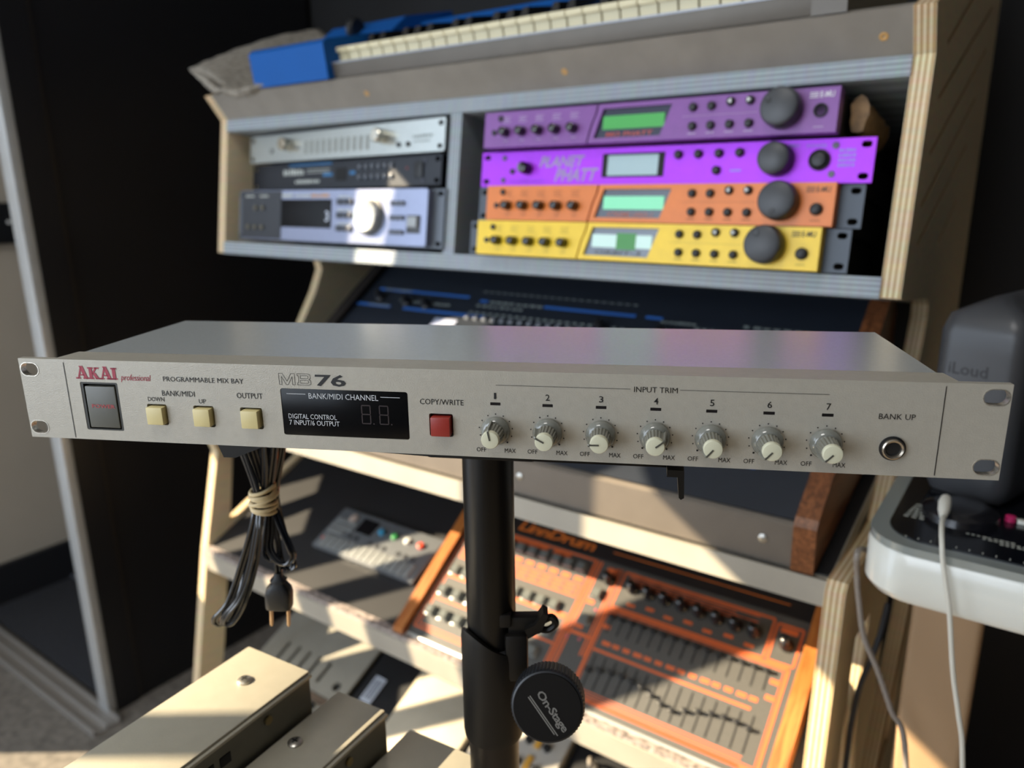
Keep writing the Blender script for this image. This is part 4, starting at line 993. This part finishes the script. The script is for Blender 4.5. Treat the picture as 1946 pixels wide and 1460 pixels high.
# ------------------------------------------------------------------ beige equipment cases in the left foreground, on a side table
def cases():
    A = .53
    BM = Matrix.Translation((0, 0, 0)) @ Matrix.Rotation(-A, 4, 'Z')
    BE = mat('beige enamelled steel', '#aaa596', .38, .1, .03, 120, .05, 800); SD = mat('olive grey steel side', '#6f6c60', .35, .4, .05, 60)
    def e(z): return Matrix.Translation((0, 0, z)) @ BM
    tz = .775
    specs = [('topmost', -.420, -.3565, .3250, EYE-.330, 'tallest beige steel case in the foreground, sunlit with a screw'),
             ('middle', -.3555, -.3093, .3480, EYE-.360, 'middle beige steel case in the foreground, mostly in shade'),
             ('lowest', -.3083, -.2405, .3700, EYE-.390, 'lowest beige steel case in the foreground, right beside the black pole')]
    for k, (nm, x0, x1, yf, zt, lab) in enumerate(specs):
        L = .40
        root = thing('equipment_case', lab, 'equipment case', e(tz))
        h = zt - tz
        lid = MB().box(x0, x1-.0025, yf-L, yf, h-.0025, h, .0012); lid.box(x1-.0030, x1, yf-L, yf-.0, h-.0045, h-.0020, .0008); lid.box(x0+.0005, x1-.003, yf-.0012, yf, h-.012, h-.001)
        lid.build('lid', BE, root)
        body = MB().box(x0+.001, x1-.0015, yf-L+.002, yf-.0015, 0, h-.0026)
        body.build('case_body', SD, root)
        sl = MB()
        for i in range(int(22)): 
            y = yf - .075 - .0125*i; sl.box(x1-.0018, x1-.0010, y-.004, y+.004, max(.002, h-.020), max(.006, h-.013))
        sl.build('vent_slots', HOLE, root)
        ys = (yf - .030) if k == 0 else (yf - .055)
        xs = x0 + .030 if k == 0 else x0 + .012
        if k == 2: ys = yf - .075; xs = x0 + .022
        s = MB().lathe([(.0052, h-.0002), (.0050, h+.0012), (.0036, h+.0022), (.0010, h+.0024)], 'Z', (xs, ys, 0), 20); so = s.build('lid_screw', STEEL, root)
        cr = MB(); cr.box(xs-.0024, xs+.0024, ys-.0005, ys+.0005, h+.0020, h+.00255); cr.box(xs-.0005, xs+.0005, ys-.0024, ys+.0024, h+.0020, h+.00255); cr.build('screw_slot', HOLE, so)
        MB().lathe([(.0030, 0), (.0030, .0012), (.001, .0016)], 'X', (x1-.0012, yf-.040, h-.012), 12).build('side_screw', mat('brass screw', '#8a7a52', .4, .6), root)
    tr = thing('side_table', 'low side table under the beige steel cases', 'side table', e(0))
    TW = mat('brown table laminate', '#4a4038', .5)
    MB().box(-.415, -.245, -.06, .315, tz-.022, tz, .002).build('table_top', TW, tr)
    for x in (-.40, -.263):
        for y in (-.04, .29): MB().prism([(x-.012, 0), (x+.012, 0), (x+.016, tz-.022), (x-.016, tz-.022)], [], y-.013, y+.013, 'XZ').build('leg', TW, tr)
cases()

# ------------------------------------------------------------------ tall dark cupboard and the floor track, left
def cupboard():
    root = thing('cupboard', 'tall black cupboard side with a pale metal front edge at the left', 'cupboard', rackM(-1.262, .16, FLOOR))
    H = 2.5; DKP = mat('black cupboard board', '#131316', .42, 0, .12, 5, .05, 60)
    MB().box(-.045, 0, .0, .020, 0, H, .002).build('front_edge', mat('pale metal edge', '#b7b9b9', .35, .35, .05, 30), root)
    st = MB(); st.box(-.030, .0, .020, .075, 0, H); st.build('side_stile', DKP, root, smooth=False)
    MB().box(-.034, -.006, .083, .76, 0, H).build('side_panel', DKP, root, smooth=False)
    MB().box(-.030, -.004, .076, .082, 0, H).build('panel_bead', mat('dark bead', '#2f2a27', .35), root, smooth=False)
    MB().box(-.50, -.035, .70, .76, 0, H).build('cupboard_back', DKP, root, smooth=False)
    tr = thing('floor_track', 'pale aluminium sliding-door track lying on the floor at lower left', 'door track', rackM(0, .205, FLOOR))
    AL = mat('anodised aluminium', '#a9a5a0', .35, .6)
    MB().box(-2.02, -1.22, -.012, .050, 0, .006).build('track_base', AL, tr)
    for y in (-.012, .018, .046): MB().box(-2.02, -1.22, y, y+.005, .006, .016, .001).build('track_rail', AL, tr)
    rug = thing('dark_mat', 'dark charcoal mat on the floor beside the cupboard', 'mat', rackM(0, 0, FLOOR))
    MB().box(-2.0, -1.34, -.14, .42, .001, .012, .003).build('mat_pile', mat('charcoal mat pile', '#24252a', .9, 0, .3, 90, .5, 300), rug)
    MB().box(-2.0, -1.34, .10, .125, .012, .020, .002).build('mat_ridge', mat('grey mat ridge', '#4c4f57', .6), rug)
    wb = thing('wall_rail', 'black cable rail with small white studs across the grey wall', 'cable rail', rackM(-2.04, 0, 0))
    MB().box(.0, .030, -.05, .55, -.164, -.052, .003).build('rail_body', mat('black rail', '#101216', .5), wb)
    st = None
    for k in range(10):
        if st is None: o = MB().lathe([(.005, .034), (.005, .037), (.003, .038)], 'X', (0, 0, 0), 12).build('rail_stud', WHITE, wb); st = o.data
        else: o = link('rail_stud', st, wb)
        o.location = (-.004, .0 + .055*k, -.105)
cupboard()

# ------------------------------------------------------------------ white instrument on its stand, right
def white_console():
    root = thing('white_console', 'white rounded console with a black printed top at the right edge', 'console', rackM(.300, .205, -.352))
    WH = mat('white gloss plastic', '#d9dad2', .22, 0, coat=.4); TR = mat('translucent edge', '#8f9694', .2, .2, coat=.3)
    X1, Y1 = .75, .42
    def outline(i): return rrect(i, X1-i, i, Y1-i, .040-i*.5, 8)
    m = MB(); rows = [(0.004, .0), (0.0, .006), (0.0, .040), (.002, .0435)]
    vs, fs = [], []; n = len(outline(0))
    for i, z in rows: vs += [(p[0], p[1], z) for p in outline(i)]
    for k in range(len(rows)-1):
        for i in range(n): fs.append((k*n+i, k*n+(i+1) % n, (k+1)*n+(i+1) % n, (k+1)*n+i))
    fs += [tuple(range(n)), tuple(range((len(rows)-1)*n, len(rows)*n))]
    m.add(vs, fs).build('body', WH, root)
    MB().prism(outline(.0005), [], .0435, .0500, 'XY').build('edge_band', TR, root)
    MB().prism(outline(.014), [], .0500, .0515, 'XY').build('top_panel', mat('black glass panel', '#0e1016', .18, 0, coat=.3), root)
    t = MB(); z = .0517
    for k in range(16): marks(t, .150 + .0, .030 + .0052*k, .035, .0028, 5, z, 'XY'); marks(t, .195, .030 + .0052*k, .035, .0028, 5, z, 'XY')
    for k in range(6): marks(t, .022 + .001*k, .060 + .006*k, .018 - .0025*k, .0030, 3, z, 'XY')
    for k in range(3): marks(t, .070 + .012*k, .050 - .004*k, .035, .0022, 9, z, 'XY')
    for k in range(40): quad(t, .030 + .009*k, .0308 + .009*k, .0165, .0200, z, 'XY')
    for k in range(4): marks(t, .10 + .03*k, .105 + .008*k, .022, .003, 5, z, 'XY')
    t.build('panel_print', mat('pale print', '#c9ccd2', .5), root, smooth=False)
    MB().lathe([(.0042, .0515), (.0040, .0560), (.002, .0565)], 'Z', (.098, .098, 0), 14).build('magenta_button', mat('magenta button', '#c22a66', .35), root)
    for x, y in ((.108, .096), (.135, .088)): MB().box(x-.005, x+.005, y-.003, y+.003, .0515, .0550, .001).build('white_button', WH, root)
    MB().lathe([(.030, .0515), (.029, .058), (.022, .062), (.018, .063)], 'Z', (.062, .085, 0), 32).build('jog_dial', mat('black dial', '#131318', .25, 0, coat=.3), root)
    MB().box(.120, .170, .070, .074, .0515, .058, .001).build('slider', DARK, root)
    bm_ = MB().prism(rrect(.034, .092, .10, .16, .006, 3), [], -.90, 0, 'XY'); 
    bm_.build('pedestal', mat('tan laminate pedestal', '#a08466', .4, 0, .05, 8), root)
    MB().box(.03, .60, .05, .36, -(.352-1.2154)*-1 - .0 if False else -.8630, -.845, .003).build('pedestal_foot', mat('tan laminate pedestal', '#a08466', .4), root)
white_console()
def speaker():
    root = thing('monitor_speaker', 'dark grey rounded studio speaker standing on the white console', 'speaker', rackM(.349, .085, -.2960) @ Matrix.Rotation(math.radians(-18), 4, 'Z'))
    GR_ = mat('satin graphite shell', '#3d3e41', .36, .05)
    W_, D_, H = .074, .17, .178
    vs, fs = [], []; n = 40; rows = []
    for k in range(13):
        v = k/12; z = H*v; inset = 0
        if z > H-.03: q = (z-(H-.03))/.03; inset = .03*(1-math.sqrt(max(0, 1-q*q)))
        if z < .01: inset = .01*(1-z/.01)*.5
        pts = rrect(-.030+inset, W_-inset-.03, inset, D_-inset, max(.003, .016-inset*.3), 9); rows.append(pts); vs += [(p[0], p[1], z) for p in pts]
    n = len(rows[0])
    for k in range(12):
        for i in range(n): fs.append((k*n+i, k*n+(i+1) % n, (k+1)*n+(i+1) % n, (k+1)*n+i))
    fs += [tuple(range(n)), tuple(range(12*n, 13*n))]
    MB().add(vs, fs).build('shell', GR_, root, ang=50)
    t = MB(); text_into(t, 'iLoud', -.0150, .112, .0320, None, -.0002, .01); t.build('lettering', mat('dark grey print', '#17181c', .5), root, smooth=False)
    M = Matrix.Translation((W_-.030, .060, .082)) @ Matrix.Rotation(PI/2, 4, 'Z')
    MB().lathe([(.040, -.004), (.040, .002), (.037, .0035), (.030, .0060), (.001, .0075)], '-Y', (0, 0, 0), 40, M).build('woofer_grille', mat('black mesh grille', '#17181a', .45, .3, .5, 900, .8, 1800), root)
    MB().box(-.022, .036, .015, .155, -.004, .001, .001).build('rubber_base', DARK, root)
speaker()
def cables():
    # thin white lead from the console down past its front
    W0 = rk(.376, .150, -.287)
    def pt(x, y, z): return (x, y, z)
    base = Matrix.Translation((0, 0, 0))
    r = thing('white_cable', 'thin white cable with angled plug hanging over the white console', 'cable', Matrix.Translation((0, 0, 0)))
    p = [rk(.3530, .165, -.2835), rk(.3548, .192, -.2825), rk(.3578, .2090, -.290), rk(.3610, .2135, -.305), rk(.3690, .2140, -.339), rk(.3780, .2145, -.392), rk(.3860, .215, -.427), rk(.393, .216, -.461), rk(.402, .22, -.55), rk(.41, .23, -.75), rk(.42, .25, -1.0), rk(.44, .30, FLOOR+.006), rk(.52, .40, FLOOR+.005)]
    MB().tube(smooth_path(p, 8), .0019, 10).build('cable_run', mat('white cable', '#cfcdc2', .45), r)
    MB().tube([rk(.3510, .136, -.281), rk(.3516, .148, -.280), rk(.3525, .160, -.282), rk(.3532, .170, -.2833)], [.0042, .0050, .0046, .0028], 12).build('plug', mat('white plug', '#dcdad0', .35), r)
    r = thing('grey_cable', 'grey cable drooping between the plywood leg and the white console', 'cable', Matrix.Translation((0, 0, 0)))
    p = [rk(.2860, -.05, -.42), rk(.2870, .02, -.40), rk(.2890, .14, -.345), rk(.2905, .142, -.37), rk(.2940, .14, -.395), rk(.3020, .14, -.431), rk(.3160, .14, -.459), rk(.3320, .14, -.497), rk(.349, .14, -.541), rk(.37, .15, -.75), rk(.38, .17, FLOOR+.005)]
    MB().tube(smooth_path(p, 8), .0026, 10).build('cable_run', mat('grey brown cable', '#857d76', .45), r)
    r = thing('black_cable', 'dark cable looping behind the right plywood leg', 'cable', Matrix.Translation((0, 0, 0)))
    p = [rk(.305, .03, -.45), rk(.304, .05, -.475), rk(.300, .06, -.50), rk(.292, .06, -.539), rk(.2885, .06, -.584), rk(.288, .06, -.626), rk(.288, .07, -.8), rk(.292, .09, FLOOR+.005)]
    MB().tube(smooth_path(p, 8), .0030, 10).build('cable_run', mat('charcoal cable', '#33363c', .45), r)
cables()
# overhead fill added out of view to brighten upward faces: glowing panel, area light
cl = thing('added_fill_panel', 'flat white fill panel added at the ceiling to brighten upward faces', 'fill light', rackM(.10, 1.25, ZC))
MB().prism(rrect(-.32, .32, -.32, .32, .01, 2), [rrect(-.29, .29, -.29, .29, .006, 2)], -.045, 0, 'XY').build('fill_frame', mat('white fill frame', '#d0d0cc', .5), cl)
MB().box(-.29, .29, -.29, .29, -.030, -.022).build('fill_diffuser', mat('fill diffuser', '#f4f4f0', .6, emit='#fffaf0', estr=2.0), cl)
area('added_fill_light', rk(.10, 1.25, ZC-.05), rk(.10, 1.25, 0), .55, .55, 9, (1.0, .98, .94))
# tiny indicator glowing in the dark at the right
ld = thing('charger_light', 'small power adapter with a glowing orange light on the dark wall at the right edge', 'indicator light', rackM(.93, NB, .07))
MB().box(-.02, .02, -.03, 0, -.03, .03, .003).build('adapter_body', DARK, ld)
MB().lathe([(.006, 0), (.006, .003), (.003, .005)], '-Y', (0, -.03, .01), 14).build('glowing_lens', mat('orange glow', '#ff7a2a', .4, emit='#ff6a20', estr=6), ld)
